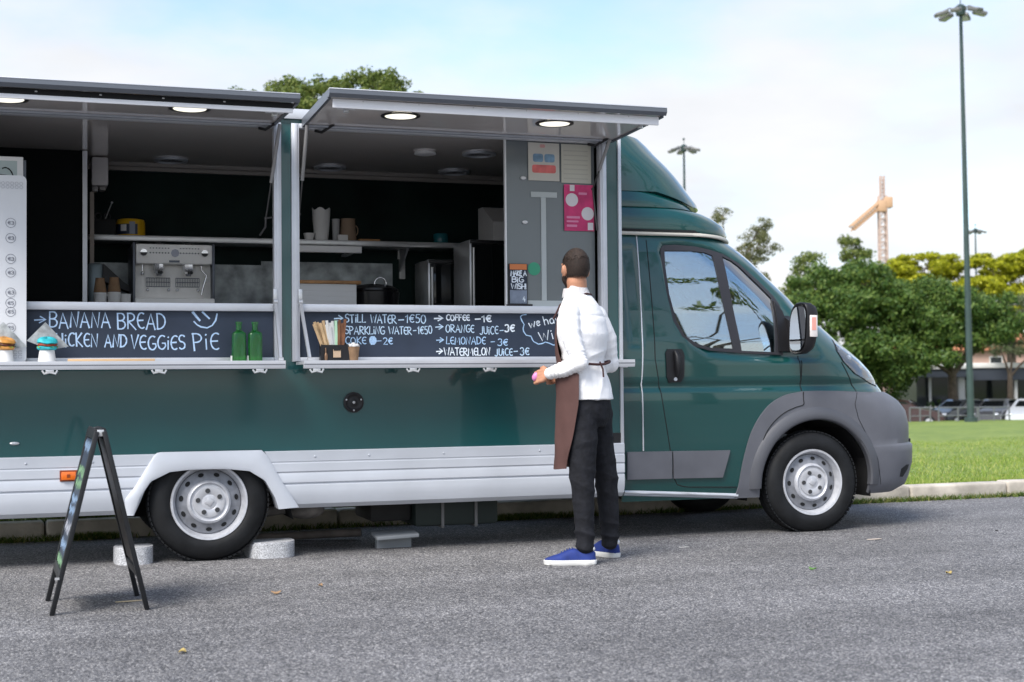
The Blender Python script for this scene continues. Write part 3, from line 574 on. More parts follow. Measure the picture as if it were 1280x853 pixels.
# ---- lettering by strokes
def arc(cx, cy, rx, ry, a0, a1, n=10): return [(cx+rx*math.cos(R(a0+(a1-a0)*i/n)), cy+ry*math.sin(R(a0+(a1-a0)*i/n))) for i in range(n+1)]
G = {
 'A': (.74, [[(0, 0), (.34, 1), (.74, -.02)], [(.14, .36), (.62, .34)]]),
 'B': (.66, [[(.05, 0), (.0, 1)], [(.0, .98)]+arc(.25, .76, .33, .24, 80, -85, 8)+[(.08, .53)], [(.08, .53)]+arc(.28, .26, .38, .27, 80, -95, 9)+[(.05, .0)]]),
 'C': (.60, [arc(.36, .5, .36, .5, 55, 305, 14)]),
 'D': (.68, [[(.02, 0), (0, 1)], [(-.04, .98)]+arc(.1, .5, .58, .5, 80, -90, 12)+[(-.02, 0)]]),
 'E': (.52, [arc(.36, .5, .36, .5, 60, 300, 14), [(.05, .5), (.46, .52)]]),
 'F': (.5, [[(0, 0), (.02, 1), (.5, 1.0)], [(.02, .54), (.4, .54)]]),
 'G': (.66, [arc(.38, .5, .38, .5, 60, 330, 14)+[(.66, .44), (.40, .44)]]),
 'H': (.62, [[(0, 1), (.03, 0)], [(.6, 1), (.6, 0)], [(.0, .5), (.6, .52)]]),
 'i': (.14, [[(.07, .62), (.08, 0)], [(.05, .86), (.09, .90)]]),
 'J': (.5, [[(.40, .95), (.42, .3)]+arc(.2, .16, .22, .22, 0, -150, 8)]),
 'K': (.6, [[(0, 1), (.04, 0)], [(.56, 1), (.05, .46), (.62, -.04)]]),
 'L': (.5, [[(.02, 1), (0, .0), (.5, .03)]]),
 'M': (.82, [[(0, 0), (.1, 1), (.38, .3), (.68, 1), (.82, 0)]]),
 'N': (.66, [[(.0, 0), (.06, 1), (.54, 0), (.66, 1)]]),
 'O': (.66, [arc(.33, .5, .34, .5, 90, 450, 18)]),
 'P': (.58, [[(.08, -.05), (0, 1)], [(-.04, .97)]+arc(.18, .72, .4, .27, 80, -95, 9)+[(.05, .44)]]),
 'R': (.66, [[(.03, 0), (0, 1)], [(-.04, .98)]+arc(.2, .74, .36, .25, 80, -95, 9)+[(.06, .48), (.70, -.06)]]),
 'S': (.56, [arc(.3, .75, .27, .25, 40, 235, 9)+arc(.28, .25, .28, .26, 80, -140, 10)]),
 'T': (.6, [[(0, .97), (.62, 1.0)], [(.30, 1.0), (.30, 0)]]),
 'U': (.6, [[(0, .95), (.02, .3)]+arc(.3, .26, .28, .27, 180, 360, 8)+[(.6, .95)]]),
 'V': (.62, [[(0, 1), (.28, 0), (.62, 1)]]),
 'W': (.9, [[(0, 1), (.22, 0), (.46, .8), (.66, 0), (.92, 1.02)]]),
 'Y': (.6, [[(0, 1), (.3, .5), (.6, 1)], [(.3, .5), (.3, 0)]]),
 '1': (.28, [[(0, .72), (.22, 1), (.22, 0)]]),
 '5': (.54, [[(.5, 1), (.08, 1), (.06, .56)]+arc(.26, .30, .27, .30, 110, -130, 11)]),
 '0': (.6, [arc(.3, .5, .3, .5, 90, 450, 18)]),
 '2': (.54, [arc(.26, .72, .26, .27, 160, -30, 9)+[(.0, 0), (.56, .02)]]),
 '3': (.52, [arc(.24, .75, .25, .25, 150, -70, 9)+[(.2, .5)]+arc(.24, .25, .28, .26, 80, -150, 10)]),
 '4': (.55, [[(.35, 1), (0, .35), (.55, .35)], [(.4, .6), (.4, 0)]]),
 '€': (.6, [arc(.38, .5, .32, .46, 55, 305, 12), [(-.02, .58), (.5, .60)], [(-.02, .42), (.44, .43)]]),
 '-': (.5, [[(.02, .46), (.48, .50)]]),
 '!': (.12, [[(.06, 1), (.06, .3)], [(.06, .06), (.07, .02)]]),
 '>': (.8, [[(0, .42), (.72, .50)], [(.38, .86), (.78, .5), (.34, .10)]]),
 'w': (.72, [[(0, .62), (.18, 0), (.36, .5), (.52, 0), (.74, .64)]]),
 'e': (.46, [[(.06, .34), (.42, .38)]+arc(.25, .32, .2, .3, 20, 320, 12)]),
 'h': (.46, [[(0, 1), (.03, 0)], [(.03, .36)]+arc(.23, .36, .2, .24, 170, 0, 7)+[(.44, 0)]]),
 'a': (.46, [arc(.22, .3, .22, .3, 45, 330, 11), [(.43, .6), (.44, 0)]]),
 'v': (.46, [[(0, .62), (.2, 0), (.46, .64)]]),
 'I': (.1, [[(.05, 1), (.05, 0)]]), 'Q': (.66, [arc(.33, .5, .34, .5, 90, 450, 18)]), 'X': (.6, [[(0, 0), (.6, 1)], [(0, 1), (.6, 0)]]), ' ': (.42, []),
}
class Scribe:
    """flat chalk ribbons lying on a board; every stroke sits a hair above the one before"""
    def __init__(s, y, axis='y', sgn=-1): s.m = M(); s.y = y; s.k = 0; s.sgn = sgn
    def stroke(s, pts, w, close=False):
        p = [Vector((a, b)) for a, b in pts]
        if len(p) < 2: return
        yy = s.y + s.sgn*(0.0012 + (s.k % 24)*0.00009); s.k += 1
        L_, R_ = [], []
        for i in range(len(p)):
            d = p[min(i+1, len(p)-1)] - p[max(i-1, 0)]
            if d.length < 1e-6: d = Vector((1, 0))
            d.normalize(); n = Vector((-d.y, d.x)); ww = w*(.46 + .08*math.sin(i*2.1+s.k))
            q = p[i] + (d*(-ww*.7) if i == 0 else d*(ww*.7) if i == len(p)-1 else Vector((0, 0)))
            L_.append(s.m.bm.verts.new((q.x+n.x*ww, yy, q.y+n.y*ww))); R_.append(s.m.bm.verts.new((q.x-n.x*ww, yy, q.y-n.y*ww)))
        for i in range(len(p)-1): s.m.bm.faces.new((L_[i], R_[i], R_[i+1], L_[i+1]))
    def line(s, text, x0, x1, z0, z1, w, seed=0, gap=.16, rot=0.0):
        rn = random.Random(seed); tot = sum(G[c][0]+gap for c in text)-gap; sx = (x1-x0)/tot; h = z1-z0; u = 0
        for c in text:
            wd, st = G[c]; dz = rn.uniform(-.05, .05)*h; sk = rn.uniform(-.06, .06)
            for q in st:
                pp = [(x0+(u+a+sk*b)*sx, z0+dz+b*h) for a, b in q]
                if rot: pp = [(x0+(a-x0)*math.cos(rot)-(b-z0)*math.sin(rot), z0+(a-x0)*math.sin(rot)+(b-z0)*math.cos(rot)) for a, b in pp]
                s.stroke(pp, w)
            u += wd+gap
    def blob(s, x, z, rx, rz):
        for i in range(7):
            t = -1+2*(i+.5)/7; s.stroke([(x-rx*math.sqrt(1-t*t), z+t*rz), (x+rx*math.sqrt(1-t*t), z+t*rz)], rz*.36)
    def build(s, name, mat, parent): return s.m.build(name, mat, parent, 0, fix=False)
YB = .014
s = Scribe(YB); wL = .0092
s.line('>', -.974, -.912, 1.390, 1.436, .008, 1); s.line('BANANA', -.895, -.560, 1.366, 1.452, wL, 2, .20); s.line('BREAD', -.520, -.250, 1.362, 1.452, wL, 3, .20)
s.line('CHiCKEN', -.897, -.628, 1.258, 1.332, wL, 4, .20); s.line('AND', -.590, -.470, 1.254, 1.324, wL, 5, .2); s.line('VEGGiES', -.444, -.138, 1.242, 1.322, wL, 6, .2); s.line('PiE', -.090, .056, 1.240, 1.336, wL, 7, .24)
s.stroke([(-.092, 1.458), (-.053, 1.411)], .014); s.stroke([(-.036, 1.460), (.003, 1.422)], .012)
s.stroke([(-.086, 1.404), (-.068, 1.385), (-.045, 1.373), (-.01, 1.367), (.02, 1.382), (.040, 1.412), (.048, 1.450)], .0095)
s.build('writing', P('chalk_marker_pale_blue', (.50, .68, .93), .7, var=(120, .12)), cbL)
s = Scribe(YB)                                          # bright fresh strokes
s.line('>', 1.377, 1.435, 1.415, 1.455, .0085, 1); s.line('COFFEE', 1.456, 1.605, 1.420, 1.454, .0088, 2, .22); s.line('-', 1.642, 1.678, 1.410, 1.452, .009, 3); s.line('1€', 1.690, 1.750, 1.412, 1.454, .009, 4, .2)
s.line('3€', 1.838, 1.902, 1.350, 1.394, .0095, 5, .2)
s.line('>', 1.389, 1.430, 1.207, 1.248, .0082, 6); s.line('WATERMELON', 1.440, 1.738, 1.203, 1.249, .0074, 7, .17)
s.line('we', 2.004, 2.080, 1.374, 1.424, .0085, 8, .16, .26); s.line('have', 2.106, 2.250, 1.394, 1.448, .0075, 9, .18, .22); s.line('Wi-Fi', 2.074, 2.30, 1.288, 1.346, .0075, 10, .2, .20)
s.build('writing', chalk, cbR)
s = Scribe(YB - .0005)
s.line('>', .749, .803, 1.410, 1.452, .008, 1); s.line('STiLL', .815, .942, 1.404, 1.452, .0072, 2, .20); s.line('WATER', .974, 1.134, 1.402, 1.452, .0072, 3, .17); s.line('-', 1.150, 1.184, 1.400, 1.446, .007, 4); s.line('1€50', 1.194, 1.322, 1.403, 1.454, .0072, 5, .2)
s.line('SPARKLiNG', .815, 1.060, 1.334, 1.380, .0066, 6, .18); s.line('WATER', 1.088, 1.230, 1.334, 1.379, .0066, 7, .17); s.line('-', 1.240, 1.260, 1.335, 1.380, .006, 8); s.line('1€50', 1.270, 1.362, 1.336, 1.384, .0066, 9, .2)
s.line('>', 1.386, 1.436, 1.360, 1.400, .0076, 10); s.line('ORANGE', 1.452, 1.634, 1.346, 1.392, .0066, 11, .2); s.line('JUiCE', 1.674, 1.792, 1.336, 1.384, .0066, 12, .2); s.line('-', 1.804, 1.828, 1.338, 1.382, .0062, 13)
s.line('JUiCE', 1.772, 1.886, 1.201, 1.244, .0070, 14, .2); s.line('-', 1.898, 1.924, 1.202, 1.248, .0065, 15); s.line('3€', 1.940, 2.000, 1.203, 1.250, .0072, 16, .2)
s.build('writing', P('chalk_marker_faded', (.55, .73, .98), .7, var=(90, .18)), cbR)
s = Scribe(YB - .001)
s.line('>', .770, .806, 1.278, 1.312, .007, 1); s.line('COKE', .817, .944, 1.273, 1.314, .0068, 2, .2); s.blob(.987, 1.294, .020, .026); s.line('-', 1.008, 1.040, 1.272, 1.314, .006, 3); s.line('2€', 1.054, 1.112, 1.271, 1.312, .0066, 4, .2)
s.line('>', 1.390, 1.438, 1.280, 1.316, .007, 5); s.line('LEMONADE', 1.454, 1.708, 1.272, 1.316, .0066, 6, .2); s.line('-', 1.745, 1.772, 1.268, 1.308, .006, 7); s.line('3€', 1.790, 1.857, 1.264, 1.306, .0066, 8, .2)
s.stroke([(1.982, 1.460), (1.955, 1.456), (1.942, 1.445), (1.952, 1.42), (1.967, 1.396), (1.960, 1.372), (1.963, 1.352), (1.98, 1.329), (2.012, 1.322), (2.022, 1.30), (2.03, 1.288), (2.062, 1.272), (2.09, 1.276), (2.109, 1.285), (2.135, 1.278), (2.163, 1.266), (2.20, 1.270), (2.235, 1.285), (2.27, 1.276), (2.31, 1.282), (2.335, 1.31), (2.365, 1.33), (2.375, 1.365), (2.40, 1.395), (2.39, 1.43), (2.36, 1.452)], .0075)
s.build('writing', chalk2, cbR)
# ---- raised hatch flaps
lipm = P('awning_lip_grey', (.15, .165, .19), .38, .4)
def hatch(x0, x1, zo, lights, gap=True):
    zh = 2.618; yo = -.85; th = .032
    def P2(y, dz=0): return zh + (zo-zh)*(-y-.02)/(-yo-.02) + dz
    g = M(); g.prism([(-.024, P2(-.024)), (yo+.02, P2(yo+.02)), (yo+.02, P2(yo+.02, -th)), (-.024, P2(-.024, -th))], 'x', x0+.018, x1-.018); h = g.build('serving_hatch', whiteg, T, 20)
    g = M()
    g.prism([(yo-.004, P2(yo, .004)), (yo+.045, P2(yo, .004)), (yo+.045, P2(yo, -.030)), (yo+.012, P2(yo, -.038)), (yo-.004, P2(yo, -.018))], 'x', x0, x1)       # outer lip
    g.prism([(yo+.046, P2(yo+.046, .010)), (-.02, P2(-.02, .010)), (-.02, P2(-.02, .0005)), (yo+.046, P2(yo+.046, .0005))], 'x', x0, x1)                         # outer skin
    for xa, xb in ((x0, x0+.0175), (x1-.0175, x1)):
        g.prism([(yo+.046, P2(yo+.046)), (-.02, P2(-.02)), (-.02, P2(-.02, -.042)), (yo+.046, P2(yo+.046, -.042))], 'x', xa, xb)
    g.build('hatch_frame', lipm, h, 30)
    g = M(); g.bx(x0, x1, yo-.006, yo+.03, P2(yo, .0045), P2(yo, .0105), .002); g.build('lip_edge', silver, h, 30)
    if gap:
        g = M(); g.bx(x0+.03, x1-.03, yo+.052, yo+.064, P2(yo, -.064), P2(yo, -.0335)); g.build('seal_groove', blackm, h, 0)
    g = M(); g.bx(x0+.03, x1-.03, yo+.050, yo+.066, P2(yo, -.088), P2(yo, -.0645 if gap else -.0385), .003); g.build('seal_strip', P('white_seal', (.86, .87, .90), .5) if 'white_seal' not in MATS else MATS['white_seal'], h, 30)
    g = M(); g.bx(x0+.03, x1-.03, -.075, -.030, P2(-.05, -th-.014), P2(-.05, -th-.001), .003); g.build('hinge_rail', silver_d, h, 30)
    for lx, ly in lights:
        zc = P2(ly, -th)
        g = M(); g.lathe([(.116, zc-.0006), (.116, zc-.006), (.098, zc-.008), (.092, zc-.002)], (lx, ly, 0), n=40, caps=False); g.build('downlight', black, h, 40)
        g = M(); g.lathe([(.092, zc-.003), (.090, zc-.006), (.06, zc-.007), (.001, zc-.0075)], (lx, ly, 0), n=40, caps=False); g.build('diffuser', lampem, h, 60)
    for lx in (x0+.12, x1-.12):
        g = M(); g.bx(lx-.03, lx+.03, yo+.09, yo+.15, P2(yo, -.062), P2(yo, -.034), .004); g.cyl((lx, yo+.12, P2(yo, -.10)), (lx, yo+.12, P2(yo, -.06)), .016, n=10); g.cyl((lx-.05, yo+.12, P2(yo, -.075)), (lx+.05, yo+.12, P2(yo, -.075)), .008, n=8); g.build('latch', steel, h, 30)
    n = int((x1-x0)/.32)
    g = M()
    for i in range(n): g.ell((x0+.2+i*.32, yo+.058, P2(yo, -.046)), (.010, .010, .006), 8, 6)
    g.build('rivet', steel, h, 60)
    return h
hatch(-1.81, .39, 2.598, ((-.155, -.44), (-1.12, -.44)))
hatch(.55, 2.575, 2.640, ((1.055, -.44), (2.01, -.46)), False)
def strut(a, b, k, br):
    a, b, k, br = map(Vector, (a, b, k, br)); mid = a.lerp(b, .62)
    g = M(); g.cyl(a, mid, .011, n=12); o = g.build('gas_strut', P('strut_grey', (.30, .30, .30), .4, .3) if 'strut_grey' not in MATS else MATS['strut_grey'], T, 40)
    g = M(); g.cyl(mid, b, .005, n=8); g.tube([b, b+Vector((0, .01, -.05)), k], .007, 6); g.cyl(b, br, .006, n=8); g.ell(b, (.011,)*3, 8, 6); g.build('piston_rod', P('rod_dark', (.09, .09, .09), .3, .6) if 'rod_dark' not in MATS else MATS['rod_dark'], o, 40)
strut((.405, -.10, 2.575), (.345, .06, 2.03), (.315, .10, 1.93), (.384, .03, 2.035)); strut((.565, -.12, 2.575), (.545, .05, 2.06), (.525, .10, 1.93), (.536, .03, 2.04))
strut((2.52, -.10, 2.58), (2.462, .05, 2.28), (2.46, .10, 2.0), (2.48, .03, 2.01))
for x in (.30, .64, 2.42):
    g = M(); g.tube([(x, .02, 2.565), (x+.03, -.03, 2.55), (x+.06, -.06, 2.57), (x+.09, -.1, 2.59)], .009, 6); g.build('hatch_cable', black, T, 60)
# ---- folding counter shelves under the hatches
def shelf(x0, x1, arms, clips):
    g = M(); g.bx(x0, x1, -.262, -.024, 1.146, 1.162); g.prism([(-.262, 1.168), (-.283, 1.168), (-.283, 1.136), (-.278, 1.122), (-.262, 1.122)], 'x', x0, x1); sh = g.build('counter_shelf', silver, T, 30)
    g = M(); g.bx(x0+.003, x1-.003, -.2845, -.2832, 1.143, 1.149); g.build('groove', P('groove_shadow_grey', (.16, .17, .19), .5) if 'groove_shadow_grey' not in MATS else MATS['groove_shadow_grey'], sh, 0)  # thin strip coloured as the shade inside a groove
    for xa, xb in arms:
        g = M(); g.tube([(xa, -.03, 1.522), (xb, -.235, 1.170)], .012, 4); g.cyl((xa-.012, -.03, 1.522), (xa+.012, -.03, 1.522), .020, n=12); g.cyl((xb-.014, -.235, 1.172), (xb+.014, -.235, 1.172), .016, n=12); g.bx(xa-.012, xa+.012, -.035, -.023, 1.51, 1.60, .003); g.build('folding_arm', steel, sh, 40)
    for x in clips:
        g = M(); g.tube([(x-.04, -.272, 1.118), (x-.03, -.276, 1.100), (x, -.272, 1.108), (x+.03, -.276, 1.100), (x+.04, -.272, 1.118)], .007, 6); g.bx(x-.022, x+.022, -.278, -.26, 1.106, 1.121, .002); g.build('latch', steel, sh, 40)
shelf(-1.80, .402, ((.385, .402 - .02),), (-.895, -.31, .255)); shelf(.508, 2.60, ((.535, .553),), (.585, 1.165, 1.645, 2.3))
# ---- panel fittings
g = M(); g.lathe([(.062, -.001), (.062, -.010), (.050, -.014), (.040, -.006), (.030, -.004), (.018, -.012), (.001, -.014)], (.861, 0, .918), (0, 1, 0), 32); vt = g.build('round_vent', black, T, 50)
g = M()
for a in (20, 160, 270): g.ell((.861+.048*math.cos(R(a)), -.014, .918+.048*math.sin(R(a))), (.006, .004, .006), 8, 6)
g.ell((.861, -.016, .918), (.009, .005, .009), 8, 6); g.build('screw', steel, vt, 60)
g = M(); g.ell((-1.08, -.003, .712), (.028, .008, .010), 14, 8); g.build('panel_lock', steel, T, 60)
g = M(); g.bx(2.44, 2.615, -.010, -.001, .634, .70, .002); g.build('lower_vent', black, T, 0)
g = M(); g.bx(2.600, 2.655, -.045, .02, 1.148, 1.170, .004); g.bx(2.600, 2.655, -.045, .02, 1.120, 1.136, .004); g.build('shelf_end_bracket', silver, T, 30)
# ---- silver skirt with pressed ribs, wheel arch flare
pr = [(.034, .634), (-.018, .634), (-.026, .628), (-.026, .572), (-.023, .568), (-.023, .563), (-.027, .558), (-.028, .512), (-.0225, .503), (-.025, .494), (-.027, .488), (-.027, .446), (-.018, .440), (-.018, .433), (-.024, .428), (-.026, .40), (-.022, .36), (-.008, .315), (.02, .290), (.034, .288)]
def skirt(x0, x1, sl0=0, sl1=0):
    g = M(); ring = []
    for x, sl in ((x0, sl0), (x1, sl1)):
        ring.append([g.bm.verts.new((x + sl*(z-.29), y, z)) for y, z in pr])
    g.skin(ring); return g.build('side_skirt', skirtm, T, 25)
sk1 = skirt(X0, -.425, 0, .40); sk2 = skirt(.465, 2.632, -.42, 0)
g = M()
for x in (-1.95, -1.55, -1.02, -.66, .62, .95, 1.42, 2.05, 2.4): g.ell((x, -.027, .598), (.0075, .004, .0075), 10, 6)
g.build('rivet', skirtm, sk2, 60)
ao = [(-.482, .287), (-.482, .381), (-.430, .445), (-.322, .622), (-.298, .645), (.300, .643), (.326, .620), (.430, .438), (.520, .299)]
ai = [(-.432, .286), (-.400, .385), (-.338, .478), (-.230, .530), (-.114, .540), (.088, .539), (.228, .522), (.318, .464), (.378, .358), (.398, .292)]
def res(poly, n):
    d = [0]
    for a, b in zip(poly, poly[1:]): d.append(d[-1] + math.hypot(b[0]-a[0], b[1]-a[1]))
    t = np.linspace(0, d[-1], n); return list(zip(np.interp(t, d, [p[0] for p in poly]), np.interp(t, d, [p[1] for p in poly])))
A, B = res(ao, 60), res(ai, 60)
g = M(); rows = []
for k, (f, y) in enumerate(((0, -.020), (0, -.034), (.10, -.040), (.5, -.046), (.88, -.050), (1.0, -.046), (1.0, -.036), (1.0, .10))):
    rows.append([g.bm.verts.new((a[0]+(b[0]-a[0])*f, y, a[1]+(b[1]-a[1])*f)) for a, b in zip(A, B)])
for a, b in zip(rows, rows[1:]):
    for i in range(59): g.bm.faces.new((a[i], a[i+1], b[i+1], b[i]))
g.build('wheel_arch_flare', skirtm, T, 40)
wellm = P('wheel_well_black', (.008, .008, .009), .9)
g = M(); rr = []
for y in (.03, .62):
    rr.append([g.bm.verts.new((x, y, z)) for x, z in res([(-.50, .22), (-.46, .45), (-.28, .58), (.26, .58), (.44, .42), (.50, .22)], 24)])
for i in range(23): g.bm.faces.new((rr[0][i], rr[0][i+1], rr[1][i+1], rr[1][i]))
g.bm.faces.new(rr[1]); g.build('wheel_well', wellm, T, 0)
g = M(); g.bx(-.83, -.75, -.050, -.028, .500, .547, .006); sm_ = g.build('side_marker', P('amber_lens', (.80, .16, .01), .2, coat=.6), T, 40)
g = M(); g.bx(-.838, -.742, -.034, -.0265, .492, .555, .003); g.bx(-.800, -.782, -.0525, -.0495, .515, .533, .001); g.build('marker_base', P('dark_orange', (.25, .05, .01), .4), sm_, 0)
# ---- wheels: steel discs with ten vent holes
def wheel(x, y, z, rr_, far=False, steer=0.0, spin=0.0):
    """axle along -y towards the camera side; y is the outer face of the tyre"""
    w = M(); sg = 1 if not far else -1
    RT, RW = rr_, .215
    prof = [(.222, .012), (.235, .0), (.265, -.006), (.300, .001), (.322, .014), (.338, .032), (RT, .055)]
    prof = prof + [(RT+.001, .10), (RT+.001, .15)] + [(r_, RW-h) for r_, h in reversed(prof)]
    w.lathe([(r_, sg*h) for r_, h in prof], (0, 0, 0), (0, 1, 0), 64, caps=False)
    ty = w.build('wheel', rubber, T, 50, off=True); ty.location = (x, y, z); ty.rotation_euler = (0, 0, steer)
    w = M()
    for k in range(72):                                         # tread blocks at the shoulder
        a = 2*math.pi*k/72; rot = Matrix.Rotation(-a, 3, 'Y'); w.box(((RT-.004)*math.cos(a), sg*.045, (RT-.004)*math.sin(a)), (.009, .040, .022), 0, rot)
        w.box(((RT)*math.cos(a+.04), sg*.105, (RT)*math.sin(a+.04)), (.006, .050, .022), 0, rot)
    w.build('tread', rubber, ty, 0, off=True)
    if far: return ty
    w = M()
    w.lathe([(.225, .060), (.228, .016), (.222, .004), (.210, .006), (.205, .022), (.196, .038), (.190, .060)], (0, 0, 0), (0, 1, 0), 64, caps=False)
    rm = w.build('rim', rimm, ty, 40, off=True)
    w = M(); w.lathe([(.196, .050), (.190, .058), (.186, .050), (.160, .040), (.136, .034), (.127, .030)], (0, 0, 0), (0, 1, 0), 64, caps=False); w.build('wheel_disc', P('wheel_disc_grey', (.24, .25, .275), .42, .3, var=(25, .18)) if 'wheel_disc_grey' not in MATS else MATS['wheel_disc_grey'], ty, 40, off=True)
    w = M(); w.lathe([(.128, .030), (.122, .016), (.113, .010), (.107, .014), (.104, .021), (.100, .021), (.060, .019), (.045, .012), (.001, .011)], (0, 0, 0), (0, 1, 0), 64, caps=False); w.build('wheel_centre', rimm, ty, 40, off=True)
    for k in range(11):
        w = M(); a = 2*math.pi*(k+spin)/11; c = Vector((.162*math.cos(a), .0385, .162*math.sin(a)))
        t_ = Vector((-math.sin(a), 0, math.cos(a))); q = Vector((math.cos(a), .38, math.sin(a))).normalized()
        w.bm.faces.new(w.ring(c, t_*.0175, q*.0125, 16)); w.build('vent_hole', blackm, ty, 0, off=True)
    for k in range(5):
        w = M(); a = 2*math.pi*(k+spin*.5)/5 + .3; c = (.066*math.cos(a), 0, .066*math.sin(a)); w.cyl((c[0], .020, c[2]), (c[0], .006, c[2]), .0165, .0135, 12); w.build('wheel_nut', P('wheel_nut_grey', (.07, .072, .076), .4, .5) if 'wheel_nut_grey' not in MATS else MATS['wheel_nut_grey'], ty, 40, off=True)
    w = M(); w.lathe([(.092, .0185), (.090, .014), (.048, .010), (.045, .012)], (0, 0, 0), (0, 1, 0), 40, caps=False)
    w.box((0, .010, 0), (.042, .006, .042), .004, Matrix.Rotation(.6, 3, 'Y')); w.build('hub_cap', P('hub_cap_silver', (.56, .57, .60), .35, .4) if 'hub_cap_silver' not in MATS else MATS['hub_cap_silver'], ty, 40, off=True)
    return ty
wheel(0.0, -.002, .345, .352, spin=.25); wheel(4.035, .012, .335, .348, steer=-.03, spin=.55)
wheel(4.035, 1.86, .335, .348, True); wheel(0.0, 1.50, .345, .352, True)
# ---- chassis and what hangs under the body
ch = P('underbody_black', (.018, .018, .018), .8, var=(4, .4)); rust = P('dusty_axle_grey', (.16, .15, .14), .7, var=(12, .4))
g = M(); g.bx(-2.1, 3.4, .42, .50, .36, .52, .01); g.bx(-2.1, 3.4, 1.45, 1.53, .36, .52, .01)
for x in (-1.6, -.7, .8, 1.6, 2.4, 3.2): g.bx(x, x+.07, .5, 1.45, .40, .50)
g.build('chassis', ch, T, 0)
g = M(); g.cyl((0, .16, .34), (0, 1.6, .34), .045, n=12); g.ell((.62, .30, .255), (.12, .10, .06), 14, 10); g.tube([(.05, .3, .33), (.35, .3, .25), (.8, .32, .30)], .035, 8); g.build('rear_axle', rust, T, 60)
g = M(); g.bx(1.29, 1.84, .18, .75, .130, .40, .02); dusty_ = P('dull_strap', (.14, .14, .14), .6); tk = g.build('water_tank', P('dark_green_tank', (.010, .018, .016), .6), T, 30)
g = M(); g.bx(1.02, 1.285, .25, .7, .165, .40, .02); g.build('battery_box', ch, T, 30)
g = M()
for x in (1.46, 1.68): g.bx(x, x+.018, .172, .179, .12, .41); g.bx(x, x+.018, .172, .76, .118, .1295)
g.build('tank_strap', dusty_, tk, 0)
g = M(); g.tube([(.2, .6, .30), (.9, .62, .26), (2.2, .8, .28)], .03, 8); g.build('exhaust_pipe', rust, T, 60)
# ================================================================ cab: a stack of plan outlines, one per height
YC = 1.02
def ip(tab, x): return float(np.interp(x, [a for a, _ in tab], [b for _, b in tab]))
YS = [(.25, .075), (.32, .055), (.5, .038), (.7, .03), (.90, .024), (.955, .026), (.985, .043), (1.0, .044), (1.035, .030), (1.15, .03), (1.3, .045), (1.5, .085), (1.7, .13), (1.9, .18), (2.02, .215)]
AA = [(.25, .8), (.9, .85), (1.0, .8), (1.4, .7), (1.45, .62), (2.05, .6)]
NN = [(.25, 3.0), (.9, 2.8), (1.4, 2.6), (2.05, 3.0)]
XS = [(.24, 4.175), (.289, 4.276), (.352, 4.299), (.437, 4.321), (.558, 4.318), (.575, 4.287), (.702, 4.281), (.8, 4.252), (.864, 4.194), (.934, 4.085), (.988, 4.079), (1.083, 4.042), (1.163, 3.98), (1.226, 3.915), (1.3, 3.831), (1.375, 3.765), (1.447, 3.700), (1.605, 3.555), (1.738, 3.409), (1.848, 3.294), (1.92, 3.207), (1.988, 3.108), (2.02, 3.06)]
GLASS_MAIN = [(3.033, 1.904), (3.221, 1.908), (3.328, 1.899), (3.385, 1.88), (3.396, 1.833), (3.421, 1.571), (3.464, 1.243), (3.294, 1.25), (3.189, 1.278), (3.111, 1.333), (3.062, 1.429), (3.03, 1.609), (3.024, 1.805)]
GLASS_Q = [(3.465, 1.874), (3.532, 1.847), (3.592, 1.806), (3.702, 1.697), (3.806, 1.590), (3.803, 1.504), (3.778, 1.219), (3.525, 1.229), (3.491, 1.515)]
DLO = [(3.006, 1.917), (3.03, 1.940), (3.119, 1.946), (3.271, 1.937), (3.379, 1.917), (3.475, 1.892), (3.599, 1.828), (3.727, 1.713), (3.835, 1.600), (3.865, 1.545), (3.832, 1.202), (3.506, 1.216), (3.292, 1.232), (3.173, 1.262), (3.088, 1.324), (3.033, 1.429), (3.006, 1.622), (2.998, 1.832)]
SCALLOP = [(2.976, 1.903), (3.012, 1.957), (3.123, 1.97), (3.276, 1.96), (3.418, 1.931), (3.546, 1.882), (3.706, 1.787), (3.90, 1.60), (4.05, 1.37), (4.115, 1.21), (4.087, 1.148), (3.828, 1.149), (3.441, 1.167), (3.26, 1.195), (3.143, 1.264), (3.057, 1.387), (3.003, 1.636), (2.99, 1.832)]
REARP = [(2.70, 1.93), (2.80, 1.935), (2.822, 1.915), (2.822, 1.524), (2.815, 1.264), (2.792, 1.244), (2.70, 1.244)]
def catmull(p, k=5):
    o = []
    for i in range(len(p)-1):
        a, b_, c, d = p[max(i-1, 0)], p[i], p[i+1], p[min(i+2, len(p)-1)]
        for j in range(k):
            t = j/k; o.append(tuple(.5*((2*b_[q]) + (-a[q]+c[q])*t + (2*a[q]-5*b_[q]+4*c[q]-d[q])*t*t + (-a[q]+3*b_[q]-3*c[q]+d[q])*t**3) for q in (0, 1)))
    return o + [p[-1]]
AOS = catmull([(3.487, 0.323), (3.521, 0.510), (3.585, 0.700), (3.690, 0.845), (3.815, 0.922), (3.963, 0.952)], 6)
DOOR = [(2.903, 1.975), (2.882, 1.17), (2.935, .85), (2.985, 0.571), (3.005, 0.41), (3.04, 0.345), (3.10, 0.330), (3.478, 0.318)] + AOS + [(3.955, 1.194), (3.88, 1.44), (3.71, 1.665), (3.535, 1.860), (3.363, 1.950), (3.155, 1.978)]
ARCH_O = [(3.455, .20)] + AOS + [(4.10, .955), (4.25, .951), (4.404, 0.944), (4.709, 0.929), (6, .926), (6, .20)]
ARCH_I = [(3.655, 0.20)] + [(4.072-.428*math.cos(R(a)), .335+.425*math.sin(R(a))) for a in range(0, 181, 9)] + [(4.51, 0.20)]
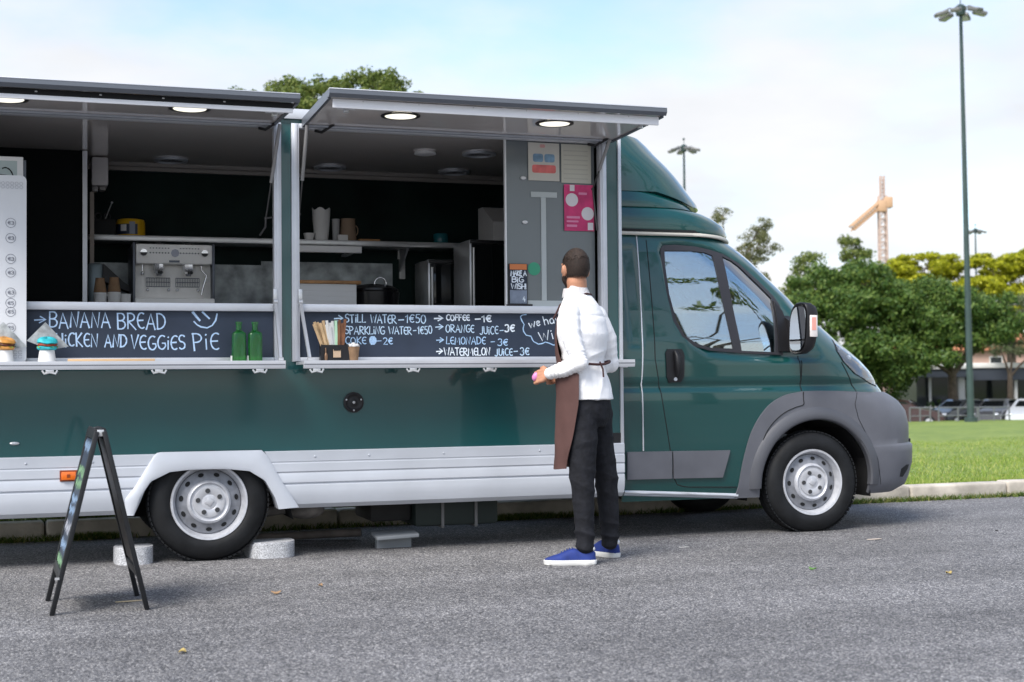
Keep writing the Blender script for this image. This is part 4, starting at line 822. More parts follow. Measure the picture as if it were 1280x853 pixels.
def inside(x, z, poly):
    c = False; j = len(poly)-1
    for i in range(len(poly)):
        (a, b), (p, q) = poly[i], poly[j]
        if (b > z) != (q > z) and x < (p-a)*(z-b)/(q-b)+a: c = not c
        j = i
    return c
def pdist(x, z, poly):
    d = 9.0
    for i in range(len(poly)):
        (a, b), (p, q) = poly[i-1], poly[i]; ux, uz = p-a, q-b; t = max(0, min(1, ((x-a)*ux+(z-b)*uz)/(ux*ux+uz*uz+1e-12)))
        d = min(d, math.hypot(x-a-t*ux, z-b-t*uz))
    return d
def sstep(t): t = max(0, min(1, t)); return t*t*(3-2*t)
def crease(x, z):
    d = 0.0
    if 2.9 < x < 4.2 and 1.1 < z < 2.0 and inside(x, z, SCALLOP): d += .022*sstep(pdist(x, z, SCALLOP)/.030)
    if x < 2.9 and 1.2 < z < 2.0 and inside(x, z, REARP): d += .008*sstep(pdist(x, z, REARP)/.02)
    return d
def Sy(x, z, cr=True):
    xs, ys, a, n = ip(XS, z), ip(YS, z), ip(AA, z), ip(NN, z); c = crease(x, z) if cr else 0.0
    if x <= xs: return ys + c
    u = min((x-xs)/a, 1.0); return YC-(YC-ys)*(1-u**n)**(1/n) + c
def cut_poly(bm, poly):
    for i in range(len(poly)):
        (a, b), (p, q) = poly[i-1], poly[i]
        x0, x1, z0, z1 = min(a, p)-1e-4, max(a, p)+1e-4, min(b, q)-1e-4, max(b, q)+1e-4
        fs = [f for f in bm.faces if min(v.co.x for v in f.verts) <= x1 and max(v.co.x for v in f.verts) >= x0 and min(v.co.z for v in f.verts) <= z1 and max(v.co.z for v in f.verts) >= z0]
        if not fs: continue
        geom = list({v for f in fs for v in f.verts}) + list({e for f in fs for e in f.edges}) + fs
        bmesh.ops.bisect_plane(bm, geom=geom, dist=1e-6, plane_co=(a, 0, b), plane_no=Vector((q-b, 0, -(p-a))).normalized())
def face_in(f, poly):
    c = f.calc_center_median(); return inside(c.x, c.z, poly)
def take(bm, faces):
    """move faces into a new bmesh"""
    nb = bmesh.new(); mp_ = {}
    for f in faces:
        vs = []
        for v in f.verts:
            if v not in mp_: mp_[v] = nb.verts.new(v.co)
            vs.append(mp_[v])
        nb.faces.new(vs)
    bmesh.ops.delete(bm, geom=faces, context='FACES'); return nb
def inward(bm, th):
    """give a separated shell its thickness: copy it towards the cab's middle and close the rim"""
    fs = bm.faces[:]; r_ = bmesh.ops.solidify(bm, geom=fs, thickness=th)
    return bm
zl = [.245, .26, .289, .32, .352, .39, .437, .48, .52, .556, .562, .568, .575, .62, .66, .702, .75, .8, .835, .864, .89, .912, .934, .945, .955, .965, .975, .985, .9925, 1.0, 1.012, 1.024, 1.036, 1.06, 1.085] + list(np.arange(1.10, 2.01, .015)) + [2.012]
bm = bmesh.new(); NS, NE = 84, 30; rows = []
for z in zl:
    xs, ys, a, n = ip(XS, z), ip(YS, z), ip(AA, z), ip(NN, z); half = []
    for i in range(NS): half.append((2.655+(xs-2.655)*i/NS, ys))
    for i in range(NE+1):
        t = math.pi/2*(1-i/NE); half.append((xs+a*max(0, math.cos(t))**(2/n), YC-(YC-ys)*max(0, math.sin(t))**(2/n)))
    pts = [(x, y+(crease(x, z) if y < .5 else 0), z) for x, y in half] + [(x, 2*YC-y-(crease(x, z) if y < .5 else 0), z) for x, y in reversed(half[:-1])]
    rows.append([bm.verts.new(p) for p in pts])
for a, b in zip(rows, rows[1:]):
    for i in range(len(a)-1): bm.faces.new((a[i], a[i+1], b[i+1], b[i]))
# roof skin closing over the top outline
top = rows[-1]; nT = len(top); prev = top
for k, (f, dz) in enumerate(((.92, .03), (.75, .055), (.45, .072), (.1, .078))):
    cur = []
    for i, v in enumerate(top):
        cur.append(bm.verts.new((2.655 + (v.co.x-2.655)*(1-(1-f)*.35), YC+(v.co.y-YC)*f, 2.012+dz)))
    for i in range(nT-1): bm.faces.new((prev[i], prev[i+1], cur[i+1], cur[i]))
    prev = cur
for P_ in (ARCH_O, ARCH_I, DOOR, DLO): cut_poly(bm, P_)
bm.faces.ensure_lookup_table()
bmesh.ops.delete(bm, geom=[f for f in bm.faces if face_in(f, ARCH_I) and abs(f.calc_center_median().y-YC) > .55], context='FACES')
bmesh.ops.delete(bm, geom=[f for f in bm.faces if face_in(f, DLO) and abs(f.calc_center_median().y-YC) > .62], context='FACES')
# windscreen
wsf = [f for f in bm.faces if 1.475 < f.calc_center_median().z < 1.93 and abs(f.calc_center_median().y-YC) < .74 and f.calc_center_median().x > ip(XS, f.calc_center_median().z)+.30]
wsb = take(bm, wsf)
bump = take(bm, [f for f in bm.faces if face_in(f, ARCH_O) and f.calc_center_median().z < .9605 and f.calc_center_median().x > 3.4])
doors = []
for near in (True, False):
    doors.append(take(bm, [f for f in bm.faces if face_in(f, DOOR) and ((f.calc_center_median().y < YC-.5) if near else (f.calc_center_median().y > YC+.5))]))
def fin(b, name, mat, parent, th, smooth=50, push=0.0):
    bmesh.ops.recalc_face_normals(b, faces=b.faces[:])
    # outward: away from the cab's middle line
    acc = sum((f.normal.dot(f.calc_center_median()-Vector((3.4, YC, 1.0))))*f.calc_area() for f in b.faces)
    if acc < 0: bmesh.ops.reverse_faces(b, faces=b.faces[:])
    if push:
        b.normal_update()
        for v in b.verts: v.co += v.normal*push
    bmesh.ops.solidify(b, geom=b.faces[:], thickness=th)
    me = bpy.data.meshes.new(name); b.to_mesh(me); b.free(); return link(name, me, mat, parent, smooth)
cab = fin(bm, 'cab', paint, T, .018)
fin(bump, 'front_bumper', greyplast, T, .022, 40, .012)
dnear = fin(doors[0], 'cab_door', paint, T, .018); dfar = fin(doors[1], 'cab_door', paint, T, .018)
fin(wsb, 'windscreen', glass_cab, T, .006, 60)
# ---- panels laid on the cab's side surface
def patch(poly, off, th, holes=(), step=.03, far=False, smooth=40, cr=False):
    xs_ = [p[0] for p in poly]; zs_ = [p[1] for p in poly]; b = bmesh.new()
    nx = max(2, int((max(xs_)-min(xs_))/step)+2); nz_ = max(2, int((max(zs_)-min(zs_))/step)+2)
    gx = np.linspace(min(xs_)-.004, max(xs_)+.004, nx); gz = np.linspace(min(zs_)-.004, max(zs_)+.004, nz_)
    vv = [[b.verts.new((x, 0, z)) for x in gx] for z in gz]
    for i in range(nz_-1):
        for j in range(nx-1): b.faces.new((vv[i][j], vv[i][j+1], vv[i+1][j+1], vv[i+1][j]))
    cut_poly(b, poly)
    for h in holes: cut_poly(b, h)
    bmesh.ops.delete(b, geom=[f for f in b.faces if not face_in(f, poly) or any(face_in(f, h) for h in holes)], context='FACES')
    for v in b.verts: v.co.y = Sy(v.co.x, v.co.z, cr) - off
    ext = bmesh.ops.extrude_face_region(b, geom=b.faces[:])
    for v in ext['geom']:
        if isinstance(v, bmesh.types.BMVert): v.co.y += th
    if far:
        for v in b.verts: v.co.y = 2*YC - v.co.y
    bmesh.ops.recalc_face_normals(b, faces=b.faces[:]); m_ = M(); m_.bm.free(); m_.bm = b; return m_
def scale_poly(poly, d):
    cx_ = sum(p[0] for p in poly)/len(poly); cz_ = sum(p[1] for p in poly)/len(poly)
    return [(cx_+(x-cx_)*(1+d), cz_+(z-cz_)*(1+d)) for x, z in poly]
def seam(pts, r_, name, mat, parent, off=.002, far=False, cr=True):
    pp = res(pts, max(12, int(len(pts)*6))); g_ = M()
    g_.tube([(x, (Sy(x, z, cr)-off) if not far else 2*YC-(Sy(x, z, cr)-off), z) for x, z in pp], r_, 6); return g_.build(name, mat, parent, 60)
seal = P('window_rubber', (.028, .028, .034), .5)
for far_, d in ((False, dnear), (True, dfar)):
    patch(scale_poly(DLO, .006), -.010, .022, (GLASS_MAIN, GLASS_Q), far=far_).build('window_surround', seal, d, 40)
    patch(scale_poly(GLASS_MAIN, .02), -.018, .004, far=far_).build('window', glass_cab, d, 40)
    patch(scale_poly(GLASS_Q, .03), -.018, .004, far=far_).build('quarter_window', glass_cab, d, 40)
    gapm = blackm
    seam(DOOR[0:8], .0030, 'door_gap', gapm, T, .0006, far_); seam([(3.963, .955), (3.955, 1.194)], .0030, 'door_gap', gapm, T, .0006, far_)
    patch([(2.998, .570), (3.415, .566), (3.363, .386), (3.006, .390)], .018, .022, far=far_).build('door_cladding', greyplast, d, 30)
    patch([(2.671, .572), (2.988, .570), (2.994, .390), (2.674, .392)], .018, .022, far=far_).build('side_cladding', greyplast, T, 30)
    HB = [(2.956, 1.216), (2.970, 1.240), (3.073, 1.240), (3.089, 1.209), (3.083, 1.06), (3.062, 1.022), (2.974, 1.020), (2.959, 1.054)]
    hb = patch(HB, .012, .016, far=far_).build('door_handle', black, d, 40)
    sg = -1 if not far_ else 1
    Y = lambda x, z, o: (Sy(x, z)-o) if not far_ else 2*YC-(Sy(x, z)-o)
    g = M(); g.tube([(3.024, Y(3.024, 1.20, .014), 1.222), (3.027, Y(3.02, 1.18, .034), 1.19), (3.032, Y(3.02, 1.1, .036), 1.10), (3.034, Y(3.02, 1.07, .016), 1.062)], [.016, .020, .020, .016], 10)
    g.build('handle_bar', black, d, 50)
    g = M(); g.cyl((3.02, Y(3.02, 1.042, .010), 1.042), (3.02, Y(3.02, 1.042, .016), 1.042), .012, n=14); g.build('lock_barrel', silver_d, d, 40)
seam([(2.835, 2.0), (2.800, 1.30), (2.782, 1.014), (2.79, .576)], .0045, 'pillar_trim', silver, T, .003)
seam([(2.66, .312), (3.49, .262)], .012, 'sill_trim', silver, T, .004)
seam([(2.66, .296), (3.49, .246)], .010, 'sill_trim', silver_d, T, -.004)
wgut = P('cream_gutter_seal', (.66, .63, .56), .5)
# rain gutter following the roof outline on both sides
gpts = []
for i in range(60):
    u = i/59; z = 2.018 - .030*sstep((u-.55)/.45); xs, ys, a, n = ip(XS, 1.99), ip(YS, 1.99), .6, 3.0
    if u < .5: x, y = 2.655+(xs-2.655)*u/.5, ys
    else:
        t = math.pi/2*(1-(u-.5)/.5*.78); x, y = xs+a*math.cos(t)**(2/n), YC-(YC-ys)*math.sin(t)**(2/n)
    gpts.append((x, y-.012, z))
g = M(); g.tube(gpts, .014, 6); g.build('rain_gutter', wgut, T, 60); g = M(); g.tube([(x, 2*YC-y, z) for x, y, z in gpts], .013, 6); g.build('rain_gutter', wgut, T, 60)
# ---- roof cap and wind deflector (plan-outline stacks again)
def stack(rows_, name, mat, parent, xb, smooth=50, ne=22, close=True):
    """rows_: (z, ys, xs, a, n); closed at back and top"""
    g_ = M(); rr_ = []
    for z, ys, xs, a, n in rows_:
        half = [(xb + (xs-xb)*i/10, ys) for i in range(10)]
        for i in range(ne+1):
            t = math.pi/2*(1-i/ne); half.append((xs+a*max(0, math.cos(t))**(2/n), YC-(YC-ys)*max(0, math.sin(t))**(2/n)))
        rr_.append([g_.bm.verts.new((x, y, z)) for x, y in half] + [g_.bm.verts.new((x, 2*YC-y, z)) for x, y in reversed(half[:-1])])
    for a_, b_ in zip(rr_, rr_[1:]):
        for i in range(len(a_)-1): g_.bm.faces.new((a_[i], a_[i+1], b_[i+1], b_[i]))
        g_.bm.faces.new((a_[-1], a_[0], b_[0], b_[-1]))
    if close: g_.bm.faces.new(list(reversed(rr_[0]))); g_.bm.faces.new(rr_[-1])
    return g_.build(name, mat, parent, smooth)
stack([(2.016, .195, 3.215, .49, 2.6), (2.042, .190, 3.216, .5, 2.6), (2.095, .19, 3.186, .5, 2.6), (2.14, .198, 3.12, .5, 2.6), (2.172, .212, 3.065, .5, 2.5), (2.195, .235, 2.985, .5, 2.5), (2.214, .27, 2.83, .5, 2.4), (2.222, .33, 2.70, .48, 2.3)], 'roof_cap', paint, T, 2.656, 60)
stack([(2.030, .180, 3.09, .585, 2.9), (2.046, .182, 3.09, .580, 2.9)], 'cap_joint', blackm, T, 2.66, 30)
stack([(2.20, .235, 3.0, .50, 2.3), (2.228, .232, 2.975, .50, 2.3), (2.262, .245, 2.93, .50, 2.3), (2.30, .262, 2.85, .50, 2.3), (2.335, .29, 2.74, .48, 2.3)], 'deflector_base', paint, T, 2.656, 50)
zs_ = [2.233, 2.26, 2.317, 2.38, 2.441, 2.515, 2.59, 2.65, 2.70]
xs_ = [3.010, 3.003, 2.957, 2.907, 2.853, 2.78, 2.70, 2.640, 2.58]
g = M(); rr_ = []
xb = 2.66
for z, xs in zip(zs_, xs_):                                     # front shell of the deflector, open underneath, edge rising towards the box
    row = []
    for i in range(41):
        t = math.pi*(i/40) ; n = 2.2; a = .55; ys = .265 + .03*(z-2.23)/.5
        c_, s_ = math.cos(t), math.sin(t)
        x = xs + a*abs(s_)**(2/n); y = YC - (YC-ys)*(abs(c_)**(2/n))*(1 if c_ > 0 else -1)
        row.append((max(x, xb-.001), y, z + .165*max(0, min(1, (3.32-x)/.66))*max(0, 1-(z-2.233)/.34)))
    row = [(xb, row[0][1], row[0][2])] + row + [(xb, row[-1][1], row[-1][2])]
    rr_.append([g.bm.verts.new(p) for p in row])
for a_, b_ in zip(rr_, rr_[1:]):
    for i in range(len(a_)-1): g.bm.faces.new((a_[i], a_[i+1], b_[i+1], b_[i]))
bmesh.ops.recalc_face_normals(g.bm, faces=g.bm.faces[:]); bmesh.ops.remove_doubles(g.bm, verts=g.bm.verts[:], dist=.0005)
acc = sum(f.normal.x*f.calc_area() for f in g.bm.faces)
if acc < 0: bmesh.ops.reverse_faces(g.bm, faces=g.bm.faces[:])
bmesh.ops.dissolve_degenerate(g.bm, dist=.0008, edges=g.bm.edges[:]); bmesh.ops.solidify(g.bm, geom=g.bm.faces[:], thickness=.012)
for v in g.bm.verts: v.co = (max(2.652, min(3.58, v.co.x)), max(.24, min(2*YC-.24, v.co.y)), max(2.21, min(2.705, v.co.z)))
g.build('wind_deflector', paint, T, 60, fix=False)
# ---- headlight, front trim
lensc = glassmat('headlamp_lens', (.93, .96, .98), .16)
HL = [(4.315, 1.302), (4.40, 1.235), (4.499, 1.178), (4.600, 1.095), (4.68, 1.000), (4.66, .985), (4.575, 1.005), (4.412, 1.071), (4.319, 1.155), (4.290, 1.227)]
for far_ in (False, True):
    hl = patch(HL, -.030, .02, far=far_, step=.02).build('headlight', P('headlamp_reflector', (.80, .82, .85), .3, .25, var=(30, .30)) if 'headlamp_reflector' not in MATS else MATS['headlamp_reflector'], T, 40)
    patch(scale_poly(HL, -.01), .006, .004, far=far_, step=.02).build('headlamp_lens', lensc, hl, 40)
    for bx_, bz_, br_ in ((4.40, 1.165, .040), (4.50, 1.105, .036), (4.335, 1.235, .022)):
        yb_ = Sy(bx_, bz_); yb_ = yb_+.028 if not far_ else 2*YC-yb_-.028
        g = M(); g.lathe([(br_, 0), (br_*.8, .012), (br_*.3, .020), (.001, .020)], (bx_, yb_, bz_), (.35, -1 if not far_ else 1, .25), 20, caps=False); g.build('lamp_bowl', silver, hl, 60)
    patch(scale_poly(HL, .06), .002, .012, (HL,), far=far_).build('headlight_gasket', black, hl, 30)
    Y = lambda x, z, o: (Sy(x, z)-o) if not far_ else 2*YC-(Sy(x, z)-o)
    seam([(3.972, 1.16), (3.962, 1.00), (3.965, .965)], .003, 'wing_gap', blackm, T, .001, far_); seam([(4.406, .945), (4.30, 1.15)], .0035, 'wing_gap', blackm, T, .001, far_)
    seam(catmull([(3.97, .948), (3.968, .90), (3.968, .862), (3.90, .842), (3.80, .795), (3.70, .700), (3.635, .56), (3.60, .44), (3.585, .30)], 4), .0032, 'arch_gap', blackm, T, .013, far_)
    seam([(4.403, .939), (4.372, .86), (4.40, .76), (4.47, .64), (4.56, .48), (4.60, .30)], .0022, 'bumper_gap', black, T, .0125, far_)
    patch([(4.79, .345), (4.83, .34), (4.905, .40), (4.91, .425), (4.86, .425), (4.80, .40)], .016, .01, far=far_, step=.02).build('fog_lamp_recess', blackm, T, 30)
for far_ in (False, True):                             # raised lip round the wheel opening
    g = M(); rows_ = []
    for r_, o_ in ((.424, -.01), (.424, .030), (.436, .040), (.470, .034), (.500, .020), (.512, .008)):
        rw = []
        for a in range(-4, 185, 4):
            x, z = 4.072-r_*math.cos(R(a)), .335+r_*math.sin(R(a))
            y = Sy(x, max(z, .26), False)-o_; rw.append(g.bm.verts.new((x, y if not far_ else 2*YC-y, z)))
        rows_.append(rw)
    for a_, b_ in zip(rows_, rows_[1:]):
        for i in range(len(a_)-1): g.bm.faces.new((a_[i], a_[i+1], b_[i+1], b_[i]))
    g.build('arch_lip', P('arch_lip_plastic', (.085, .089, .102), .5, bump=(300, .12, 2, .002)) if 'arch_lip_plastic' not in MATS else MATS['arch_lip_plastic'], T, 50)  # bumper plastic darkened to carry the shade on the down-facing lip
g = M()
for y in np.linspace(YC-.36, YC+.36, 4): g.bx(5.09, 5.125, y-.10, y+.10, .74, .80, .01)
g.build('grille', blackm, T, 30)
g = M(); g.bx(5.148, 5.160, YC-.26, YC+.26, .44, .55, .003); g.build('number_plate', white, T, 30)
g = M(); g.bx(4.86, 5.05, .36, .50, .574, .600, .004); g.build('bumper_step', black, T, 30)
# ---- wheel arch liner
g = M(); lp = res([(3.56, .22), (3.60, .50), (3.80, .72), (4.06, .775), (4.33, .70), (4.50, .48), (4.52, .22)], 26); a_ = [g.bm.verts.new((x, .07, z)) for x, z in lp]; b_ = [g.bm.verts.new((x, .62, z)) for x, z in lp]
for i in range(25): g.bm.faces.new((a_[i], a_[i+1], b_[i+1], b_[i]))
g.bm.faces.new(b_); g.build('arch_liner', wellm, T, 0)
g = M(); g.bx(2.66, 3.45, .10, 1.94, .262, .285); g.bx(4.55, 4.9, .35, 1.7, .262, .285); g.build('underfloor', ch, T, 0)
# ---- door mirror
mirm = P('mirror_glass', (.92, .95, .97), .015, 1.0)
for sg, far_ in ((1, False), (-1, True)):
    def q(p): return p if not far_ else (p[0], 2*YC-p[1], p[2])
    def ring_at(xo, sc, zc=1.372):
        pts = []
        for i in range(28):
            t = 2*math.pi*i/28; c_, s_ = math.cos(t), math.sin(t)
            yy = -.150 + .086*sc*math.copysign(abs(c_)**.62, c_) - .022*(s_); zz_ = zc + .170*sc*math.copysign(abs(s_)**.62, s_)
            pts.append(q((xo - .022 - .20*(yy+.15), yy, zz_)))
        return pts
    g = M(); rr_ = [[g.bm.verts.new(p) for p in ring_at(x, s_)] for x, s_ in ((3.872, .92), (3.862, .98), (3.870, 1.02), (3.915, 1.0), (3.945, .90), (3.962, .70), (3.968, .40))]
    g.skin(rr_); mr_ = g.build('door_mirror', black, T, 50)
    gv = [p for p in ring_at(3.8585, .86)]
    for nm, lo, hi in (('mirror_glass', 1.30, 1.56), ('wide_angle_glass', 1.21, 1.288)):
        g = M(); pl = [(p[0]-.0, p[1], p[2]) for p in gv if True]
        b = bmesh.new(); f = b.faces.new([b.verts.new(p) for p in pl])
        bmesh.ops.bisect_plane(b, geom=b.verts[:]+b.edges[:]+b.faces[:], plane_co=(0, 0, lo), plane_no=(0, 0, -1), clear_outer=True)
        bmesh.ops.bisect_plane(b, geom=b.verts[:]+b.edges[:]+b.faces[:], plane_co=(0, 0, hi), plane_no=(0, 0, 1), clear_outer=True)
        e_ = bmesh.ops.extrude_face_region(b, geom=b.faces[:])
        for v in e_['geom']:
            if isinstance(v, bmesh.types.BMVert): v.co.x += .003
        g.bm.free(); g.bm = b; g.build(nm, mirm, mr_, 0)
    g = M(); g.box(q((3.905, -.240, 1.385)), (.056, .012, .145), .005); ind = g.build('indicator_lens', P('indicator_clear', (.78, .74, .72), .2, coat=.8) if 'indicator_clear' not in MATS else MATS['indicator_clear'], mr_, 40)
    g = M(); g.box(q((3.905, -.2468, 1.40)), (.032, .002, .085), 0); g.build('indicator_reflector', P('indicator_pink', (.75, .35, .30), .3) if 'indicator_pink' not in MATS else MATS['indicator_pink'], mr_, 0)
    g = M(); g.prism([(-.06 if not far_ else 2*YC+.06, 1.24), (.10 if not far_ else 2*YC-.10, 1.21), (.12 if not far_ else 2*YC-.12, 1.47), (-.06 if not far_ else 2*YC+.06, 1.40)], 'x', 3.875, 3.925); g.build('mirror_arm', black, mr_, 30)
    patch([(3.800, 1.225), (3.90, 1.222), (3.905, 1.28), (3.868, 1.50), (3.812, 1.57)], .008, .03, far=far_).build('mirror_base', black, T, 40)
# ---- cab interior
seatm = P('grey_seat_fabric', (.10, .105, .115), .9, var=(30, .3)); dash = P('dashboard_plastic', (.055, .058, .062), .6)
for y in (.55, 1.25, 1.62):
    g = M(); g.box((3.10, y, 1.02), (.50, .44, .16), .06); g.box((2.86, y, 1.36), (.16, .44, .62), .07, Matrix.Rotation(-.18, 3, 'Y')); s_ = g.build('seat', seatm, T, 50)
    g = M(); g.box((2.80, y, 1.74), (.10, .26, .18), .045, Matrix.Rotation(-.15, 3, 'Y')); g.build('headrest', seatm, s_, 50)
g = M(); g.prism([(3.62, .9), (3.60, 1.20), (3.72, 1.30), (3.95, 1.33), (4.25, 1.30), (4.25, .9)], 'y', .16, 1.88); g.build('dashboard', dash, T, 40)
g = M()
pts = [Vector((3.50, .55, 1.22)) + Vector((-.08*math.cos(2*math.pi*i/28)*.9, .19*math.sin(2*math.pi*i/28), .17*math.cos(2*math.pi*i/28))) for i in range(29)]
g.tube(pts, .014, 8); g.cyl((3.50, .55, 1.22), (3.66, .55, 1.12), .03, n=10); g.bx(3.485, 3.51, .38, .72, 1.20, 1.24, .008); g.build('steering_wheel', black, T, 60)
g = M(); g.bx(2.68, 4.2, .12, 1.9, .62, .66); g.bx(2.665, 2.69, .20, 1.84, .66, 1.98); g.build('cab_lining', P('cab_lining_grey', (.16, .17, .18), .8), T, 0)
for y in (.55, 1.49):
    g = M(); g.box((3.62, y, 1.87), (.14, .46, .02), .008, Matrix.Rotation(.5, 3, 'Y')); g.build('sun_visor', P('visor_grey', (.28, .29, .30), .8) if 'visor_grey' not in MATS else MATS['visor_grey'], T, 40)
# ================================================================ things in and on the truck
def one(name, label, cat, mesh, mat, smooth=40, group=None):
    return tag(mesh.build(name, mat, None, smooth), label, cat, group)
cream = P('cream_white_enamel', (.93, .92, .89), .35, .0, var=(6, .05)); dgrey = P('dark_grey_metal', (.10, .11, .13), .4, .6); chromem = P('chrome', (.80, .81, .83), .22, .8)
def em(u, v): return (-.347+(u-283)*.0013, 1.976-(v-500)*.001293)
E_ = thing('espresso_machine', 'two group cream and steel espresso machine on the back counter', 'coffee machine', (-.087, 1.35, 1.451))
yF = 1.15
g = M(); g.bx(-.338, .164, yF+.10, 1.58, 1.452, 1.80, .006); g.build('body', steel, E_, 30)
g = M(); g.bx(-.338, .164, yF, 1.58, 1.836, 1.968, .012); tp = g.build('top_panel', cream, E_, 40)
for x in (-.3495, .1655):
    g = M(); g.bx(x-.0085, x+.0085, yF-.012, 1.60, 1.452, 1.974, .004); g.build('side_panel', dgrey, E_, 30)
g = M(); g.bx(-.336, .162, yF+.09, yF+.099, 1.60, 1.834); g.build('back_panel', P('satin_panel', (.86, .84, .80), .4, .0, var=(14, .06)), E_, 0)
g = M(); g.bx(-.345, .172, yF-.03, yF+.12, 1.452, 1.608, .01); g.build('drip_tray', cream, E_, 40)
for u in (328, 632):
    x, z = em(u, 552); g = M(); g.cyl((x, yF-.028, z), (x, yF-.0005, z), .022, .024, 24); k = g.build('knob', chromem, E_, 40)
    g = M(); g.prism([(x+.0225*math.cos(R(a)), z+.0225*math.sin(R(a))) for a in range(180, 361, 15)], 'y', yF-.0295, yF-.0283); g.build('knob_cap', black, k, 0)
g = M()
for side in ((362, 452), (512, 602)):
    for i in range(7):
        for v in (528, 552):
            x, z = em(side[0]+(side[1]-side[0])*i/6, v); g.box((x, yF-.003, z), (.009, .006, .008 if v == 552 else .005), .001)
g.build('buttons', dgrey, E_, 0)
x, z = em(485, 552); g = M(); g.cyl((x, yF-.006, z), (x, yF-.0005, z), .027, n=8); g.build('badge', P('lilac_grey_badge', (.42, .44, .52), .4), E_, 30)
x, z = em(481, 595); g = M(); g.bx(x-.034, x+.034, yF-.004, yF-.0005, z-.007, z+.007); g.build('name_plate', dgrey, E_, 0)
for u in (405, 553):
    x, z = em(u, 640); g = M(); g.lathe([(.036, 1.835), (.037, 1.80), (.032, 1.79), (.032, 1.775)], (x, yF+.03, 0), n=8); g.cyl((x, yF+.03, 1.775), (x, yF+.03, 1.758), .022, .018, 14); g.build('group_head', chromem, E_, 30)
    g = M(); g.tube([(x, yF-.0, 1.782), (x, yF-.10, 1.775), (x, yF-.15, 1.768)], [.010, .013, .012], 10); g.build('portafilter', black, E_, 50)
    g = M(); x0_, x1_ = x-.078, x+.078
    for i in range(15): g.bx(x0_+i*.0110, x0_+i*.0110+.0025, yF+.082, yF+.086, 1.692, 1.748)
    for zz_ in (1.690, 1.72, 1.748): g.bx(x0_, x1_, yF+.0805, yF+.0815, zz_-.002, zz_+.002)
    g.build('cup_rail', dgrey, E_, 0)
    for dx in (-.068, .068):
        g = M(); g.ell((x+dx, yF+.07, 1.668), (.011, .011, .011), 10, 8); g.build('screw_knob', chromem, E_, 60)
g = M(); pts = [em(617, 615), em(620, 640), em(645, 665), em(628, 720), em(618, 765)]; g.tube([(a, yF+.02, b) for a, b in pts], .006, 8); g.build('steam_wand', chromem, E_, 60)
g = M(); x, z = em(325, 640); g.cyl((x, yF+.05, 1.835), (x, yF+.05, 1.785), .004, n=8); g.ell((x, yF+.05, 1.775), (.012, .012, .014), 10, 8); g.build('water_tap', chromem, E_, 60)
for u in (408, 555):
    x, z = em(u, 497); g = M(); g.bx(x-.02, x+.02, yF+.02, yF+.06, 1.9685, 1.980, .003); g.build('lid_clip', black, E_, 0)
kraft = P('kraft_paper', (.30, .185, .105), .85, var=(30, .18)); wpaper = P('white_paper', (.74, .74, .73), .75)
def cup(g, x, y, z, h, rb, rt, n=24): g.lathe([(rb*.96, z), (rb, z+.002), (rt, z+h-.004), (rt+.002, z+h), (rt-.001, z+h), (rb-.002, z+.006), (.001, z+.006)], (x, y, 0), n=n)
for x, hh in ((-.566, .185), (-.478, .19)):
    lb = 'leftmost' if x < -.5 else 'right hand'
    g = M(); cup(g, x, 1.10, 1.451, hh, .036, .041); g.lathe([(.0425, 1.451+hh-.012), (.0425, 1.451+hh)], (x, 1.10, 0), n=24, caps=False)
    one('paper_cup_stack', lb + ' stack of white paper cups left of the espresso machine', 'cup stack', g, wpaper, 50, 'white cup stacks by the espresso machine')
    g = M(); cup(g, x, 1.10, 1.451+hh+.002, .094, .041, .0285)
    one('kraft_cup', 'brown cup upside down on the ' + lb + ' white cup stack', 'cup', g, kraft, 50, 'brown cups on the white stacks')
g = M(); cup(g, -.405, 1.12, 1.451, .18, .032, .034); one('paper_cup_stack', 'short plain white cup stack touching the espresso machine side', 'cup stack', g, wpaper, 50, 'white cup stacks by the espresso machine')
gr = thing('coffee_grinder', 'grey blue coffee grinder with black hopper behind the cup stacks', 'grinder', (-.56, 1.55, 1.451))
gm = P('grey_blue_metal', (.20, .25, .27), .4, .4)
g = M(); g.bx(-.63, -.53, 1.45, 1.68, 1.452, 1.86, .02); g.build('body', gm, gr, 40)
g = M(); g.prism([(-.528, 1.86), (-.528, 1.74), (-.34, 1.66), (-.34, 1.70), (-.40, 1.74)], 'y', 1.47, 1.64); g.prism([(-.52, 1.62), (-.34, 1.62), (-.36, 1.46), (-.52, 1.46)], 'y', 1.47, 1.62); g.build('hopper', black, gr, 40)
g = M(); g.bx(-.52, -.34, 1.455, 1.469, 1.635, 1.652); g.build('dosing_lever', steel, gr, 30)
# --- on the wall shelf (top at 2.068)
zs = 2.0685
bx_ = one('storage_box', 'black box at the left end of the wall shelf', 'box', M().bx(-.60, -.437, 1.62, 1.80, zs, 2.178, .004), blackm, 30)
sc_ = thing('scissors', 'scissors sticking up out of the black box on the wall shelf', 'scissors', (-.52, 1.70, 2.179))
g = M()
for dx in (-.03, .03): g.tube([Vector((-.52+dx, 1.70, 2.205)) + Vector((.020*math.cos(a), 0, .022*math.sin(a))) for a in np.linspace(0, 2*math.pi, 16)], .004, 6)
g.build('handles', black, sc_, 60); g = M(); g.tube([(-.505, 1.70, 2.18), (-.46, 1.70, 2.30)], .004, 6); g.ell((-.459, 1.70, 2.302), (.008,)*3, 8, 6); g.build('blade', steel, sc_, 60)
yt = thing('yellow_tin', 'round yellow and dark blue tin with white label on the wall shelf', 'tin', (-.333, 1.72, zs))
g = M(); g.lathe([(.094, zs), (.098, zs+.004), (.098, 2.165), (.09, 2.185), (.06, 2.190)], (-.333, 1.72, 0), n=40); g.build('tin', P('tin_yellow', (.62, .36, .01), .35), yt, 40)
